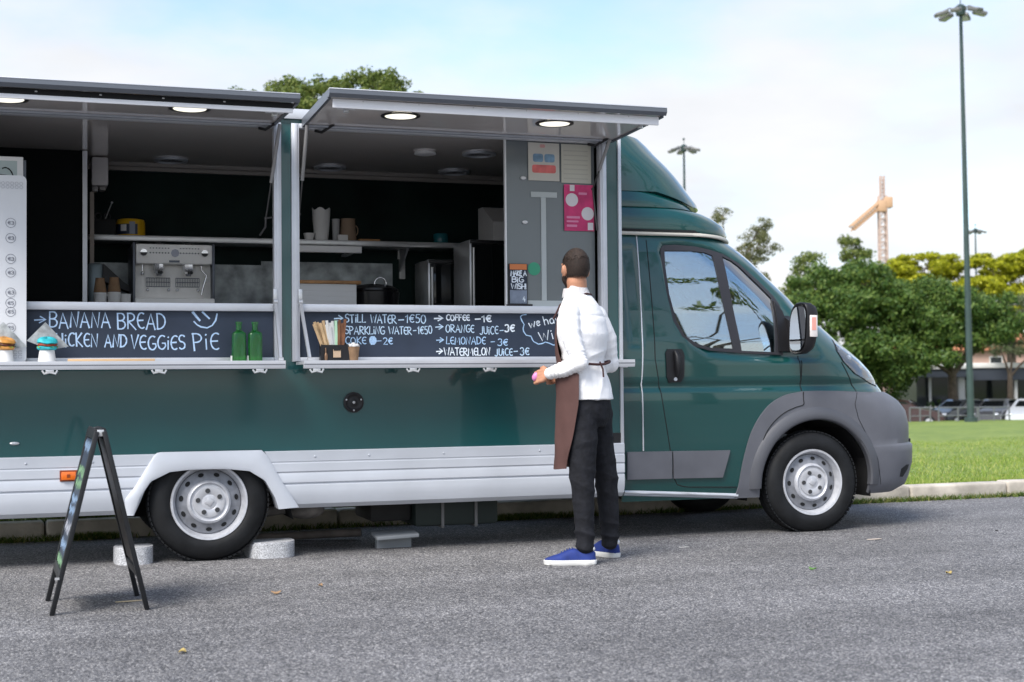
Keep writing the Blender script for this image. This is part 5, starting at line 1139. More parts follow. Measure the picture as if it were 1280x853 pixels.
def cyl_patch(cx_, cy_, r_, a0, a1, z0, z1, n=14, th=.001):
    g = M(); o, i_ = [], []
    for k in range(n+1):
        a = R(a0+(a1-a0)*k/n); o.append((cx_+r_*math.cos(a), cy_+r_*math.sin(a)))
    for k in range(n): g.poly([(o[k][0], o[k][1], z0), (o[k+1][0], o[k+1][1], z0), (o[k+1][0], o[k+1][1], z1), (o[k][0], o[k][1], z1)])
    return g
cyl_patch(-.333, 1.72, .0988, 185, 295, zs+.01, 2.15).build('blue_band', P('navy_print', (.012, .025, .06), .4), yt, 60)
cyl_patch(-.333, 1.72, .0996, 225, 250, 2.10, 2.145).build('label', wpaper, yt, 60); cyl_patch(-.333, 1.72, .0996, 262, 284, 2.08, 2.165).build('emblem', P('grey_blue_print', (.22, .25, .32), .4), yt, 60)
g = M(); g.lathe([(.0, zs), (.028, zs), (.041, zs+.052), (.038, zs+.052), (.026, zs+.005), (.0, zs+.005)], (.912, 1.68, 0), n=24, caps=False); one('paper_bowl', 'small white paper bowl beside the tall white sleeve on the shelf', 'bowl', g, wpaper, 50)
g = M(); n = 36; rr_ = []
for k, (r_, z) in enumerate(((.046, zs), (.052, zs+.03), (.060, zs+.13), (.064, zs+.19))): rr_.append([g.bm.verts.new((1.005+r_*math.cos(2*math.pi*i/n), 1.70+r_*math.sin(2*math.pi*i/n), z)) for i in range(n)])
rr_.append([g.bm.verts.new((1.005+.066*math.cos(2*math.pi*i/n), 1.70+.066*math.sin(2*math.pi*i/n), zs+.215+.025*abs(math.sin(2.5*2*math.pi*i/n)))) for i in range(n)])
g.skin(rr_, caps=False); g.bm.faces.new(rr_[0]); one('paper_sleeve_stack', 'tall white stack of scalloped paper sleeves on the wall shelf', 'paper sleeves', g, wpaper, 60)
g = M(); cup(g, 1.112, 1.70, zs, .162, .024, .029); one('glass_tumbler_stack', 'slim grey stack of clear cups next to the white paper sleeves', 'cup stack', g, P('clear_grey_plastic', (.42, .43, .44), .2), 50)
g = M(); cup(g, 1.206, 1.72, zs, .168, .062, .052, 32); g.tube([Vector((1.262, 1.72, zs+.085)) + Vector((.018*math.cos(a), 0, .035*math.sin(a))) for a in np.linspace(-1.5, 1.5, 9)], .005, 6); one('brown_jug', 'brown paper tub with rounded lid on the wall shelf', 'tub', g, P('beige_brown_tub', (.28, .20, .14), .7), 50)
one('small_carton', 'small white carton in front of the brown tub', 'carton', M().bx(1.113, 1.185, 1.62, 1.65, zs, zs+.042, .003), wpaper, 30)
one('wooden_tray', 'flat brown tray lying on the shelf right of the tub', 'tray', M().bx(1.275, 1.43, 1.65, 1.80, zs, zs+.018, .003), wood, 30)
g = M(); g.lathe([(.055, zs), (.057, zs+.004), (.057, zs+.068), (.050, zs+.076)], (1.905, 1.70, 0), n=28); one('teal_jar', 'teal jar at the right end of the wall shelf', 'jar', g, P('teal_glass', (.01, .11, .13), .15), 50)
# --- fixtures under the shelf
g = M(); g.bx(.735, 1.228, 1.36, 1.40, 1.955, 2.003, .004); g.build('shelf_light', white, T, 30)
g = M(); g.bx(.735, .765, 1.401, 1.88, 1.97, 1.99); g.bx(1.19, 1.22, 1.401, 1.88, 1.97, 1.99); g.build('light_bracket', steel, T, 0)
g = M(); g.bx(1.63, 1.675, 1.868, 1.898, 1.815, 1.965, .004); g.bx(1.622, 1.632, 1.875, 1.898, 1.966, 2.03); g.build('wall_socket', P('socket_white', (.55, .56, .54), .4), T, 30)
# --- worktop right
db = thing('drawer_box', 'white slatted box with wooden lid on the worktop', 'box', (.93, 1.15, 1.451))
g = M(); g.bx(.60, 1.112, 1.02, 1.30, 1.452, 1.708, .003)
for z in np.arange(1.49, 1.70, .034): g.bx(.602, 1.110, 1.0165, 1.0195, z, z+.028, .001)
g.build('body', white, db, 20); g = M(); g.bx(.59, 1.142, 1.0, 1.32, 1.709, 1.732, .005); g.build('lid', wood, db, 30)
pt = thing('soup_kettle', 'black round soup kettle with lid on the worktop', 'kettle', (1.27, 1.22, 1.451))
g = M(); g.lathe([(.15, 1.452), (.172, 1.47), (.180, 1.60), (.184, 1.665), (.176, 1.675)], (1.275, 1.22, 0), n=48); g.build('pot', P('black_enamel', (.006, .006, .008), .25), pt, 40)
g = M(); g.lathe([(.178, 1.676), (.176, 1.690), (.13, 1.712), (.05, 1.725), (.001, 1.727)], (1.275, 1.22, 0), n=48); g.build('lid', MATS['black_enamel'], pt, 40)
g = M(); g.tube([Vector((1.31, 1.15, 1.722)) + Vector((.042*math.cos(a), 0, .045*math.sin(a))) for a in np.linspace(0, math.pi, 14)], .006, 8); g.build('lid_handle', chromem, pt, 60)
g = M(); g.bx(1.075, 1.105, 1.16, 1.25, 1.64, 1.672, .008); g.build('side_handle', black, pt, 40)
ovg = P('oven_black_glass', (.008, .010, .011), .06)
def oven(x0, x1, y0, y1, z1, lb):
    o = thing('oven', lb, 'oven', ((x0+x1)/2, (y0+y1)/2, 1.451)); g = M(); g.bx(x0, x1, y0, y1, 1.452, z1, .006); g.build('body', steel, o, 30)
    g = M(); g.bx(x0+.012, x1-.03, y0-.016, y0-.0005, 1.475, z1-.03, .004); d = g.build('door', ovg, o, 30); g = M(); g.cyl((x0+.02, y0-.035, 1.49), (x0+.02, y0-.035, z1-.06), .009, n=12); g.build('handle', steel, d, 50)
    g = M(); g.bx(x0+.002, x1-.002, y0-.012, y0-.0005, z1-.028, z1-.003, .002); g.build('control_strip', black, o, 30); return o
oven(1.92, 2.20, 1.02, 1.42, 2.035, 'front black glass oven beside the frosted panel'); oven(1.74, 1.985, 1.46, 1.84, 1.93, 'rear smaller oven half hidden left of the front oven')
g = M(); g.prism([(1.05, 2.0365), (1.40, 2.0365), (1.40, 2.30), (1.30, 2.30), (1.05, 2.17)], 'x', 2.105, 2.50); one('steel_hood', 'pale grey sloped cabinet standing on the front oven', 'cabinet', g, P('pale_grey_sheet', (.46, .46, .46), .45), 20)
# --- on the counters
mb = thing('menu_board', 'tall white menu board with circled prices at the left counter', 'menu board', (-1.38, -.10, 1.1625))
def rrect(x0, x1, z0, z1, r_, n=6):
    p = []
    for cx_, cz_, a0 in ((x1-r_, z1-r_, 0), (x0+r_, z1-r_, 90), (x0+r_, z0+r_, 180), (x1-r_, z0+r_, 270)):
        for i in range(n+1): a = R(a0+90*i/n); p.append((cx_+r_*math.cos(a), cz_+r_*math.sin(a)))
    return p
g = M(); g.prism(rrect(-1.72, -1.017, 1.1625, 2.211, .03), 'y', -.106, -.094); g.build('panel', P('white_board_print', (.70, .72, .75), .4), mb, 30)
ink = P('grey_print', (.20, .21, .25), .6); inkl = P('light_grey_print', (.48, .50, .54), .6)
s = Scribe(-.1063)
for z in (1.944, 1.859, 1.743, 1.667, 1.555, 1.497, 1.448, 1.359, 1.310):
    s.stroke(arc(-1.100, z, .026, .026, 0, 360, 24), .0028); s.line('€3' if z > 1.5 else '€5', -1.114, -1.083, z-.009, z+.009, .004, int(z*100))
s.build('prices', ink, mb)
s = Scribe(-.1066)
for i in range(24):
    for z in (2.165, 2.145): s.stroke(arc(-1.045-i*.024, z, .0085, .0085, 0, 360, 12), .003)
for i in range(6):
    for z in (1.222, 1.198): s.stroke(rrect(-1.05-i*.026-.009, -1.05-i*.026+.009, z-.008, z+.008, .004, 2), .004)
s.build('border_pattern', inkl, mb)
wbx = thing('display_case', 'white display case behind the top of the menu board', 'display case', (-1.25, .10, 1.5125))
g = M(); g.bx(-1.45, -1.035, .02, .04, 1.5125, 2.335, .004); g.build('front_frame', white, wbx, 30); g = M(); g.bx(-1.44, -1.02, .041, .20, 1.5125, 2.32); g.build('case', dgrey, wbx, 20)
g = M(); g.bx(-1.43, -1.068, .016, .0195, 1.56, 2.31); g.build('picture', P('pale_green_grey_print', (.42, .50, .50), .5), wbx, 0)
s = Scribe(.0155); s.stroke(arc(-1.13, 2.19, .045, .08, 20, 110, 12), .008); s.stroke([(-1.16, 2.23), (-1.10, 2.225)], .006); s.build('drawing', blackm, wbx)
newsp = P('newsprint_paper', (.60, .63, .64), .8, var=(28, .28))
def burger(x, y, colr, lb, dark, k):
    pr_ = 'turquoise' if k else 'golden'
    g = M(); g.lathe([(.050, 1.1625), (.049, 1.168), (.040, 1.232), (.0, 1.233)], (x, y, 0), n=32, caps=False); one('paper_stand', 'white cone shaped stand under the %s burger' % pr_, 'stand', g, wpaper, 50)
    # wrapping sheet: folded diamond standing behind the bun
    g = M(); N = 10; cs = [Vector(c) for c in ((x-.108, y+.03, 1.286), (x-.008, y+.05, 1.392), (x+.116, y+.03, 1.254), (x+.02, y-.005, 1.2345))]
    G_ = [[None]*(N+1) for _ in range(N+1)]
    for i in range(N+1):
        for j in range(N+1):
            u, v = i/N, j/N; p = cs[0]*(1-u)*(1-v)+cs[1]*u*(1-v)+cs[2]*u*v+cs[3]*(1-u)*v
            p.y += .012*math.sin(u*6+k)*math.sin(v*4) + .018*(u-.5)**2; G_[i][j] = g.bm.verts.new(p)
    for i in range(N):
        for j in range(N): g.bm.faces.new((G_[i][j], G_[i+1][j], G_[i+1][j+1], G_[i][j+1]))
    bmesh.ops.solidify(g.bm, geom=g.bm.faces[:], thickness=.0012); one('wrapping_paper', 'newsprint wrapping paper behind the %s burger' % pr_, 'paper', g, newsp, 60)
    b = thing('burger', lb, 'burger', (x, y, 1.234)); z0 = 1.2345
    def lump(g_):
        for v in g_.bm.verts:
            dx, dy = v.co.x-x, v.co.y-y; a_ = math.atan2(dy, dx); q_ = 1+.035*math.sin(a_*3+k+v.co.z*60)+.02*math.sin(a_*7+v.co.z*90); v.co.x = x+dx*q_; v.co.y = y+dy*q_; v.co.z += (v.co.z-z0)*(.10*math.sin(a_*2+k)) + .0016*math.sin(a_*5+v.co.z*40)*(1 if v.co.z > z0+.004 else 0)
    g = M(); g.lathe([(.001, z0), (.046, z0), (.054, z0+.008), (.052, z0+.018), (.001, z0+.020)], (x, y, 0), n=32); lump(g); g.build('bottom_bun', colr, b, 60)
    g = M(); g.lathe([(.001, z0+.0205), (.050, z0+.0205), (.053, z0+.026), (.050, z0+.032), (.001, z0+.033)], (x, y, 0), n=28); lump(g); g.build('patty', dark, b, 60)
    g = M(); g.lathe([(.001, z0+.0335), (.048, z0+.0335), (.056, z0+.039), (.051, z0+.053), (.036, z0+.063), (.014, z0+.067), (.001, z0+.0675)], (x, y, 0), n=32); lump(g); g.build('top_bun', colr, b, 60)
    g = M(); n = 40; a_, c_ = [], []
    for i in range(n):
        a = 2*math.pi*i/n; rr2 = .053+.009*math.sin(a*5+k); a_.append(g.bm.verts.new((x+.03*math.cos(a), y+.03*math.sin(a), z0+.0202))); c_.append(g.bm.verts.new((x+rr2*math.cos(a), y+rr2*math.sin(a), z0+.015+.006*math.sin(a*9+k))))
    for i in range(n): g.bm.faces.new((a_[i], a_[(i+1) % n], c_[(i+1) % n], c_[i]))
    g.build('lettuce', P('lettuce_green', (.22, .42, .06), .6) if 'lettuce_green' not in MATS else MATS['lettuce_green'], b, 60)
burger(-.908, -.15, P('turquoise_bun', (.03, .44, .50), .55, var=(40, .2)), 'turquoise bun burger on a white stand at the chalkboard', P('red_patty', (.28, .045, .02), .6, var=(50, .4)), 1)
burger(-1.130, -.16, P('golden_bun', (.58, .27, .06), .4, var=(20, .25)), 'golden bun burger in front of the white menu board', P('brown_patty', (.10, .03, .015), .5, var=(50, .5)), 0)
one('wooden_strip', 'thin pale wooden strip lying on the left counter shelf', 'wooden strip', M().bx(-.80, -.33, -.245, -.20, 1.1625, 1.1825, .003), P('pale_wood', (.62, .42, .24), .6), 30)
# green bottles, square with rounded shoulders
bg = P('green_bottle_glass', (.06, .55, .13), .03, trans=.92, ior=1.5)
for x, lb in ((.155, 'left one of two square green glass bottles, nearer the smile'), (.2490, 'right one of two square green glass bottles, nearer the post')):
    b = thing('glass_bottle', lb, 'bottle', (x, -.13, 1.1625), 0, 'green glass bottles on the left counter')
    g = M(); rr_ = []
    for h, hw, e in ((.0, .036, 4.5), (.004, .040, 4.5), (.158, .040, 4.5), (.168, .038, 4), (.176, .030, 3), (.183, .020, 2.4), (.187, .0165, 2.1), (.222, .0155, 2), (.224, .0195, 2), (.234, .0195, 2), (.235, .014, 2)):
        rr_.append([g.bm.verts.new((x+hw*math.copysign(abs(math.cos(t))**(2/e), math.cos(t)), -.13+hw*math.copysign(abs(math.sin(t))**(2/e), math.sin(t)), 1.163+h)) for t in [2*math.pi*i/32 for i in range(32)]])
    g.skin(rr_); bmesh.ops.recalc_face_normals(g.bm, faces=g.bm.faces[:])
    inn = [[g.bm.verts.new((x+(v.co.x-x)*.86, -.13+(v.co.y+.13)*.86, v.co.z+(.006 if k_ == 0 else 0))) for v in rg] for k_, rg in enumerate(rr_[1:8])]
    g.skin(inn); fs_ = g.bm.faces[:]; g.build('glass', bg, b, 40)
    g = M(); g.bx(x-.047, x-.0405, -.150, -.12, 1.167, 1.20, .001); g.build('tag', wpaper, b, 0)
# sachet rack
rk = thing('sachet_holder', 'black counter holder full of sugar sachets', 'holder', (.72, -.13, 1.1625))
g = M(); g.bx(.635, .800, -.165, -.105, 1.1625, 1.172); g.bx(.640, .796, -.112, -.106, 1.1725, 1.275); g.bx(.640, .796, -.164, -.159, 1.1725, 1.262); g.bx(.633, .640, -.164, -.106, 1.1725, 1.265); g.bx(.796, .803, -.164, -.106, 1.1725, 1.262); g.build('tray', black, rk, 0)
g = M(); g.bx(.655, .662, -.175, -.166, 1.1625, 1.245, .001); g.ell((.66, -.176, 1.19), (.010, .006, .026), 10, 8); g.build('clip', P('bronze_clip', (.25, .15, .09), .4, .6), rk, 40)
rnd = random.Random(4)
cols = [('kraft', P('sachet_kraft', (.55, .38, .21), .7, var=(30, .15)))]*8 + [('white', P('sachet_white', (.72, .72, .70), .7))]*5 + [('mint green', P('sachet_green', (.42, .66, .46), .7))]*2 + [('dark brown', P('sachet_brown', (.20, .085, .04), .7, var=(20, .2)))]*6
lab = {'kraft': 'tan paper sugar sachet at the left of the black holder', 'white': 'white paper sugar sachet in the middle of the black holder', 'mint green': 'mint green paper sachet in the black holder', 'dark brown': 'dark brown paper sachet at the right of the black holder'}
for i, (cn, mt_) in enumerate(cols):
    u = i/(len(cols)-1); xb_ = .648+u*.116; xt = .590+u*.192; zt = 1.385+.018*math.sin(i*2.3)+.014*u; yb = -.150+.03*(i % 2)+rnd.uniform(-.006, .006)
    d = Vector((xt-xb_, rnd.uniform(-.01, .01), zt-1.235)); q = Vector((0, 0, 1)).rotation_difference(d.normalized()).to_matrix()
    c_ = Vector((xb_, yb, 1.235)) + d*.5
    g = M(); g.box(c_, (.0165, .004, d.length), .001, q @ Matrix.Rotation(rnd.uniform(-.3, .3), 3, 'Z')); one('sugar_sachet', lab[cn], 'sachet', g, mt_, 0, 'sugar sachets in the black holder: ' + cn)
tg = thing('price_tag', 'small kraft price tag clipped to the black sachet holder', 'tag', (.727, -.172, 1.187)); g = M(); g.bx(.704, .750, -.1715, -.1690, 1.187, 1.236, .001); g.build('card', P('tan_card', (.55, .40, .27), .8, var=(20, .1)), tg, 0); g = M(); g.bx(.706, .748, -.1740, -.1720, 1.228, 1.246, .002); g.build('clip', black, tg, 0)
cc = thing('coffee_cup', 'brown paper cup topped with whipped cream on the right counter', 'cup', (.830, -.15, 1.1625))
g = M(); cup(g, .830, -.15, 1.163, .088, .027, .037); g.build('cup', kraft, cc, 50)
g = M()
for i in range(9): a = 2*math.pi*i/8; g.ell((.830+.024*math.cos(a)*(i < 8), -.15+.024*math.sin(a)*(i < 8), 1.254+(.012 if i == 8 else 0)+.004*(i % 2)), (.014, .014, .012), 10, 8)
g.build('whipped_cream', wpaper, cc, 60)
# small sign with orange heading
sg_ = thing('counter_sign', 'small chalk sign reading make a big wish with orange top', 'sign', (1.944, .05, 1.5125))
g = M(); g.bx(1.880, 2.006, .046, .056, 1.528, 1.785, .002); g.bx(1.865, 2.030, .02, .075, 1.5125, 1.527, .002); g.build('stand', black, sg_, 0)
g = M(); g.bx(1.886, 2.000, .0435, .0455, 1.747, 1.782); g.build('heading', P('orange_print', (.62, .20, .07), .6), sg_, 0)
g = M(); g.bx(1.886, 2.000, .0435, .0455, 1.618, 1.746); pb = g.build('slate', P('navy_slate', (.018, .028, .05), .5), sg_, 0)
g = M(); g.bx(1.886, 2.000, .0435, .0455, 1.531, 1.616); g.build('picture', P('grey_blue_picture', (.20, .24, .31), .5, var=(12, .3)), sg_, 0)
s = Scribe(.0434); s.line('MAKE A', 1.892, 1.996, 1.708, 1.740, .0075, 1, .1); s.line('BiG', 1.898, 1.975, 1.666, 1.700, .0075, 2, .14); s.line('WiSH!', 1.894, 1.994, 1.625, 1.657, .0075, 3, .12); s.line('4', 1.972, 1.988, 1.545, 1.575, .006, 4); s.build('writing', chalk, sg_)
# posters on the frosted panel
def poster(lb, x0, x1, z0, z1, mt_, y=.053):
    o = thing('poster', lb, 'poster', ((x0+x1)/2, y, z0)); g = M(); g.bx(x0, x1, y, y+.001, z0, z1); g.build('sheet', mt_, o, 0); return o
creamp = P('cream_poster_paper', (.60, .58, .52), .7, var=(4, .08))
def blocks(par, nm, rects, mt_, y):
    g = M()
    for a, b, c, d in rects: g.prism(rrect(a, b, c, d, min(b-a, d-c)*.25, 3), 'y', y-.0007, y-.0001)
    return g.build(nm, mt_, par, 0)
po = poster('cream poster with blue and red blocks on the frosted panel', 2.020, 2.232, 2.322, 2.566, creamp)
blocks(po, 'blue_print', [(2.052, 2.122, 2.442, 2.495), (2.130, 2.20, 2.442, 2.495)], P('faded_blue_print', (.20, .33, .46), .7, var=(18, .35)), .053); blocks(po, 'red_print', [(2.046, 2.208, 2.372, 2.424)], P('faded_red_print', (.72, .18, .17), .7, var=(14, .25)), .053); blocks(po, 'emblem', [(2.10, 2.135, 2.535, 2.556)], P('faded_pink_print', (.66, .36, .33), .7), .053)
po = poster('plain cream price list poster beside the frame post', 2.246, 2.452, 2.315, 2.566, P('pale_cream_poster', (.56, .55, .47), .7, var=(5, .06)))
blocks(po, 'faint_lines', [(2.262, 2.43, z, z+.007) for z in np.arange(2.34, 2.55, .03)], P('faint_grey_print', (.47, .46, .40), .7), .053)
po = poster('bright pink poster with white circles below the cream posters', 2.262, 2.468, 2.005, 2.304, P('pink_poster', (.60, .045, .17), .6, var=(7, .35)), .050)
g = M()
for x, z, r_ in ((2.315, 2.205, .043), (2.424, 2.118, .043)): g.cyl((x, .0493, z), (x, .0499, z), r_, n=28)
g.bx(2.302, 2.334, .0493, .0499, 2.262, 2.302); g.bx(2.424, 2.462, .0493, .0499, 2.012, 2.060); g.build('white_circles', P('white_print', (.72, .68, .70), .6), po, 0)
blocks(po, 'pale_print', [(2.278, 2.37, 2.085, 2.10), (2.278, 2.36, 2.06, 2.072), (2.278, 2.35, 2.03, 2.045), (2.362, 2.42, 2.24, 2.255)], P('pale_pink_print', (.70, .24, .40), .6), .050)
# ================================================================ person (own frame: x to the right, y away from the camera)
PW = thing('person', 'man in white shirt, brown apron, dark trousers and blue sneakers facing the hatch', 'person', (0, 0, 0), -TH)
def place_px(px, Zd):
    v = Vector((CAM.x, CAM.y, 0)) + Fv*Zd + Rv*((px-640)/1778*Zd); return v
PW.location = place_px(722, 8.16)
f2 = Vector((-.82, .57, 0)).normalized(); l2 = Vector((-.57, -.82, 0)).normalized()
def axis(z): return Vector((float(np.interp(z, [.5, .93, 1.1, 1.3, 1.45, 1.53, 1.6], [.050, .056, .034, .030, .018, .004, -.006])), float(np.interp(z, [.9, 1.6], [.0, .005])), z))
def loft(m_, rings, n=28):
    """rings: (centre, half width along l, half depth along f)"""
    m_.skin([m_.ring(c, l2*w, f2*d, n) for c, w, d in rings])
def limb(m_, pts, rad, n=16):
    m_.tube(pts, rad, n)
    for p, r_ in zip(pts, rad): m_.ell(p, (r_*.99,)*3, 14, 10)
V3 = Vector
skin = P('skin', (.50, .245, .15), .55, var=(25, .12)); 
LS, LE, LWr = V3((-.062, -.135, 1.415)), V3((.004, -.185, 1.135)), V3((-.160, -.100, 1.078))
RS, RE, RWr = V3((.128, .140, 1.410)), V3((.200, .205, 1.135)), V3((-.095, .075, 1.068))
fh = Vector((-.42, .9075, 0)).normalized(); lh = Vector((-.9075, -.42, 0)).normalized()
HC = V3((-.010, .005, 1.686))
def H(fw, lt, up): return HC + fh*fw + lh*lt + V3((0, 0, up))
RH = Matrix((fh, lh, V3((0, 0, 1)))).transposed()
b = M()
loft(b, [(axis(.86), .15, .10), (axis(1.0), .150, .105), (axis(1.12), .145, .10), (axis(1.3), .165, .115), (axis(1.41), .145, .085), (axis(1.49), .075, .06), (axis(1.53), .058, .055)])
limb(b, [axis(1.47), axis(1.54)+V3((0, 0, 0)), H(-.018, 0, -.075)], [.062, .057, .058])
b.ell(H(-.012, 0, .004), (.092, .070, .099), 28, 20, RH); b.ell(H(.030, 0, -.050), (.066, .060, .068), 24, 16, RH); b.ell(H(.060, 0, -.098), (.028, .030, .022), 16, 10, RH)
limb(b, [H(.082, 0, .012), H(.104, 0, -.024), H(.090, 0, -.032)], [.010, .014, .012], 10)
for sd in (1, -1):
    b.ell(H(.066, sd*.036, -.018), (.020, .018, .020), 12, 8, RH); b.ell(H(.068, sd*.032, .022), (.022, .022, .010), 12, 8, RH)
    b.ell(H(-.008, sd*.075, -.020), (.022, .011, .034), 14, 10, RH); b.ell(H(-.014, sd*(.084 if sd > 0 else .078), -.012), (.015, .008, .025), 12, 8, RH)
b.ell(H(.082, 0, -.060), (.016, .024, .007), 12, 8, RH); b.ell(H(.080, 0, -.072), (.015, .022, .008), 12, 8, RH)
limb(b, [LS-f2*.01, LE, LWr], [.040, .036, .027]); limb(b, [RS-f2*.01, RE, RWr], [.040, .036, .027])
limb(b, [axis(.90)+l2*.08, V3((.012, -.105, .47)), V3((.028, -.115, .09))], [.080, .052, .036]); limb(b, [axis(.90)-l2*.08, V3((.165, .10, .47)), V3((.180, .130, .09))], [.080, .052, .036])
for a0, a1 in ((V3((.045, -.117, .045)), V3((-.13, -.115, .032))), (V3((.200, .210, .048)), V3((.098, .345, .034)))): limb(b, [a0, a1], [.024, .018])
def hand(m_, wr, tip, up, side, curl, k=1.0):
    """palm with four unequal curled fingers and a thumb leaving its side"""
    d = (tip-wr).normalized(); s_ = side.normalized(); n_ = d.cross(s_).normalized()
    if n_.dot(up) < 0: n_ = -n_
    for i in range(4): limb(m_, [wr, wr + d*.045 + s_*(.027-.018*i)*k, wr + d*.085*k + s_*(.030-.020*i)*k], [.020, .015, .0115], 10)
    for i, ln in enumerate((.066, .076, .071, .056)):
        p = wr + d*.085*k + s_*(.030-.020*i)*k; dd = d.copy(); pts = [p]
        for j, sg in enumerate((.44, .32, .24)):
            ang = curl*(.55+.75*j*.6); dj = (d*math.cos(ang*(j+1)*.62) - n_*math.sin(ang*(j+1)*.62)).normalized(); p = p + dj*ln*sg; pts.append(p)
        limb(m_, pts, [.0098, .0092, .0086, .0074], 10)
    p = wr + d*.028 + s_*.026; q = p + d*.030 + s_*.024 - n_*.008; r_ = q + d*.026 + s_*.002 - n_*.016; limb(m_, [p, q, r_], [.0135, .0112, .0092], 10)
hand(b, LWr, V3((-.250, -.045, 1.055)), V3((-.3, -.9, .25)), V3((.1, .1, 1)), 1.1)
hand(b, RWr, V3((-.205, .000, 1.045)), V3((-.4, .9, .2)), V3((-.1, .2, 1)), 1.2)
body = fused(b, 'body', skin, PW, .0048, 3, .5, off=True)
# eyes
for sd in (1, -1):
    g = M(); g.ell(H(.071, sd*.032, .006), (.011, .012, .010), 14, 10, RH); ey = g.build('eye', P('eye_white', (.7, .68, .66), .2) if 'eye_white' not in MATS else MATS['eye_white'], PW, 60, off=True)
    g = M(); g.ell(H(.080, sd*.032, .006), (.0035, .0055, .0055), 12, 8, RH); g.build('iris', P('eye_brown', (.04, .02, .01), .2) if 'eye_brown' not in MATS else MATS['eye_brown'], ey, 60, off=True)
# short faded hair and beard: shells over the skull
hairm = P('dark_brown_hair', (.030, .019, .014), .75, var=(90, .5), bump=(260, .5, 3, .004)); fade = P('faded_stubble', (.085, .05, .036), .7, var=(160, .45), bump=(300, .3, 2, .002))
def shell(name, mat, spheres, keep, th):
    g = M(); 
    for c, rr_ in spheres: g.ell(c, rr_, 72, 48, RH)
    bmesh.ops.delete(g.bm, geom=[f for f in g.bm.faces if not keep(*(lambda q: (q.dot(fh), q.dot(lh), q.z))(f.calc_center_median()-HC))], context='FACES')
    bmesh.ops.recalc_face_normals(g.bm, faces=g.bm.faces[:]); bmesh.ops.solidify(g.bm, geom=g.bm.faces[:], thickness=th)
    return g.build(name, mat, PW, 180, off=True, fix=False)
def wob(a, b_): return .004*math.sin(a*170+b_*90)+.003*math.sin(b_*210)
def hairmat(name, col, z0, z1, dens=1.0):
    mt = P(name, col, .7, var=(120, .45), bump=(300, .5, 3, .003)); t = mt.node_tree; b_ = t.nodes['Principled BSDF']; L = t.links.new
    tcn = t.nodes.new('ShaderNodeTexCoord'); sp = t.nodes.new('ShaderNodeSeparateXYZ'); L(tcn.outputs['Object'], sp.inputs[0])
    n = t.nodes.new('ShaderNodeTexNoise'); n.inputs['Scale'].default_value = 420; n.inputs['Detail'].default_value = 2; L(tcn.outputs['Object'], n.inputs[0])
    q = t.nodes.new('ShaderNodeMapRange'); q.inputs[1].default_value = z0; q.inputs[2].default_value = z1; q.inputs[3].default_value = -.45; q.inputs[4].default_value = dens; L(sp.outputs[2], q.inputs[0])
    a = t.nodes.new('ShaderNodeMath'); a.operation = 'ADD'; L(q.outputs[0], a.inputs[0]); L(n.outputs[0], a.inputs[1])
    c = t.nodes.new('ShaderNodeMapRange'); c.inputs[1].default_value = .40; c.inputs[2].default_value = .70; L(a.outputs[0], c.inputs[0]); L(c.outputs[0], b_.inputs['Alpha'])
    return mt
hc = HC.z
shell('hair', hairmat('short_dark_hair', (.026, .016, .012), hc-.088, hc+.004, .95), [(H(-.012, 0, .005), (.0955, .0738, .1030))], lambda a, l_, z: (z > .034+wob(a, l_) and a < .072) or (a < -.012 and z > -.090) or (a < .018 and z > -.030 and abs(l_) > .04), .0018)
shell('hair_top', hairm, [(H(-.014, 0, .010), (.0955, .0735, .1035))], lambda a, l_, z: z > .040+wob(a, l_)*2-.10*min(0, a) and a < .070, .003)
shell('beard', hairmat('short_dark_beard', (.030, .018, .013), hc-.20, hc-.04, .36), [(H(.031, 0, -.050), (.0685, .0628, .0705)), (H(.060, 0, -.098), (.0305, .0325, .0245))], lambda a, l_, z: z < -.046 - .25*(a-.03) and a > -.010 and z < -.026, .0015)
# short strands breaking the outline of the hair
r_ = np.random.default_rng(2); n = 5200; q = r_.normal(0, 1, (n, 3)); q /= np.linalg.norm(q, axis=1)[:, None]; keep = (q[:, 2] > .12+.1*r_.random(n)) & (q[:, 0] < .72) | (q[:, 0] < -.15) & (q[:, 2] > -.45+.35*r_.random(n)); q = q[keep]
B_ = np.array([list(fh), list(lh), [0, 0, 1]]); C_ = np.array(H(-.013, 0, .007)); base = C_ + (q*np.array([.0965, .0745, .1035])) @ B_
flow = np.array(list(-fh*.5)) + np.array([0, 0, -.6]) + r_.normal(0, .35, (len(q), 3)); out = q @ B_; flow -= out*(flow*out).sum(1)[:, None]; flow /= np.linalg.norm(flow, axis=1)[:, None]
tip = base + flow*.010 + out*.0030; sd_ = np.cross(flow, out)*.0009
V = np.stack([base-sd_, base+sd_, tip], 1); me = bpy.data.meshes.new('hair_strands'); k_ = len(V); me.vertices.add(k_*3); me.vertices.foreach_set('co', V.ravel()); me.loops.add(k_*3); me.loops.foreach_set('vertex_index', np.arange(k_*3, dtype=np.int32)); me.polygons.add(k_); me.polygons.foreach_set('loop_start', np.arange(0, k_*3, 3, dtype=np.int32)); me.polygons.foreach_set('loop_total', np.full(k_, 3, dtype=np.int32)); me.update(); me.validate()
link('hair_strands', me, hairm, PW, 0, off=True)
shirtm = P('white_cotton_shirt', (.88, .88, .89), .8, bump=(11, .30, 5, .03))
def folds(seed, amp, sc=(9, 9, 5)):
    r_ = np.random.default_rng(seed); ks = r_.normal(0, 1, (9, 3))*np.array(sc)*2.2; ph = r_.uniform(0, 6.28, 9)
    def fn(co): return amp*sum((np.sin(co @ k + p) if i % 2 else 1-2*np.abs(np.sin((co @ k)*.5 + p)))/(1+.30*i) for i, (k, p) in enumerate(zip(ks, ph)))/2.0
    return fn
b = M()
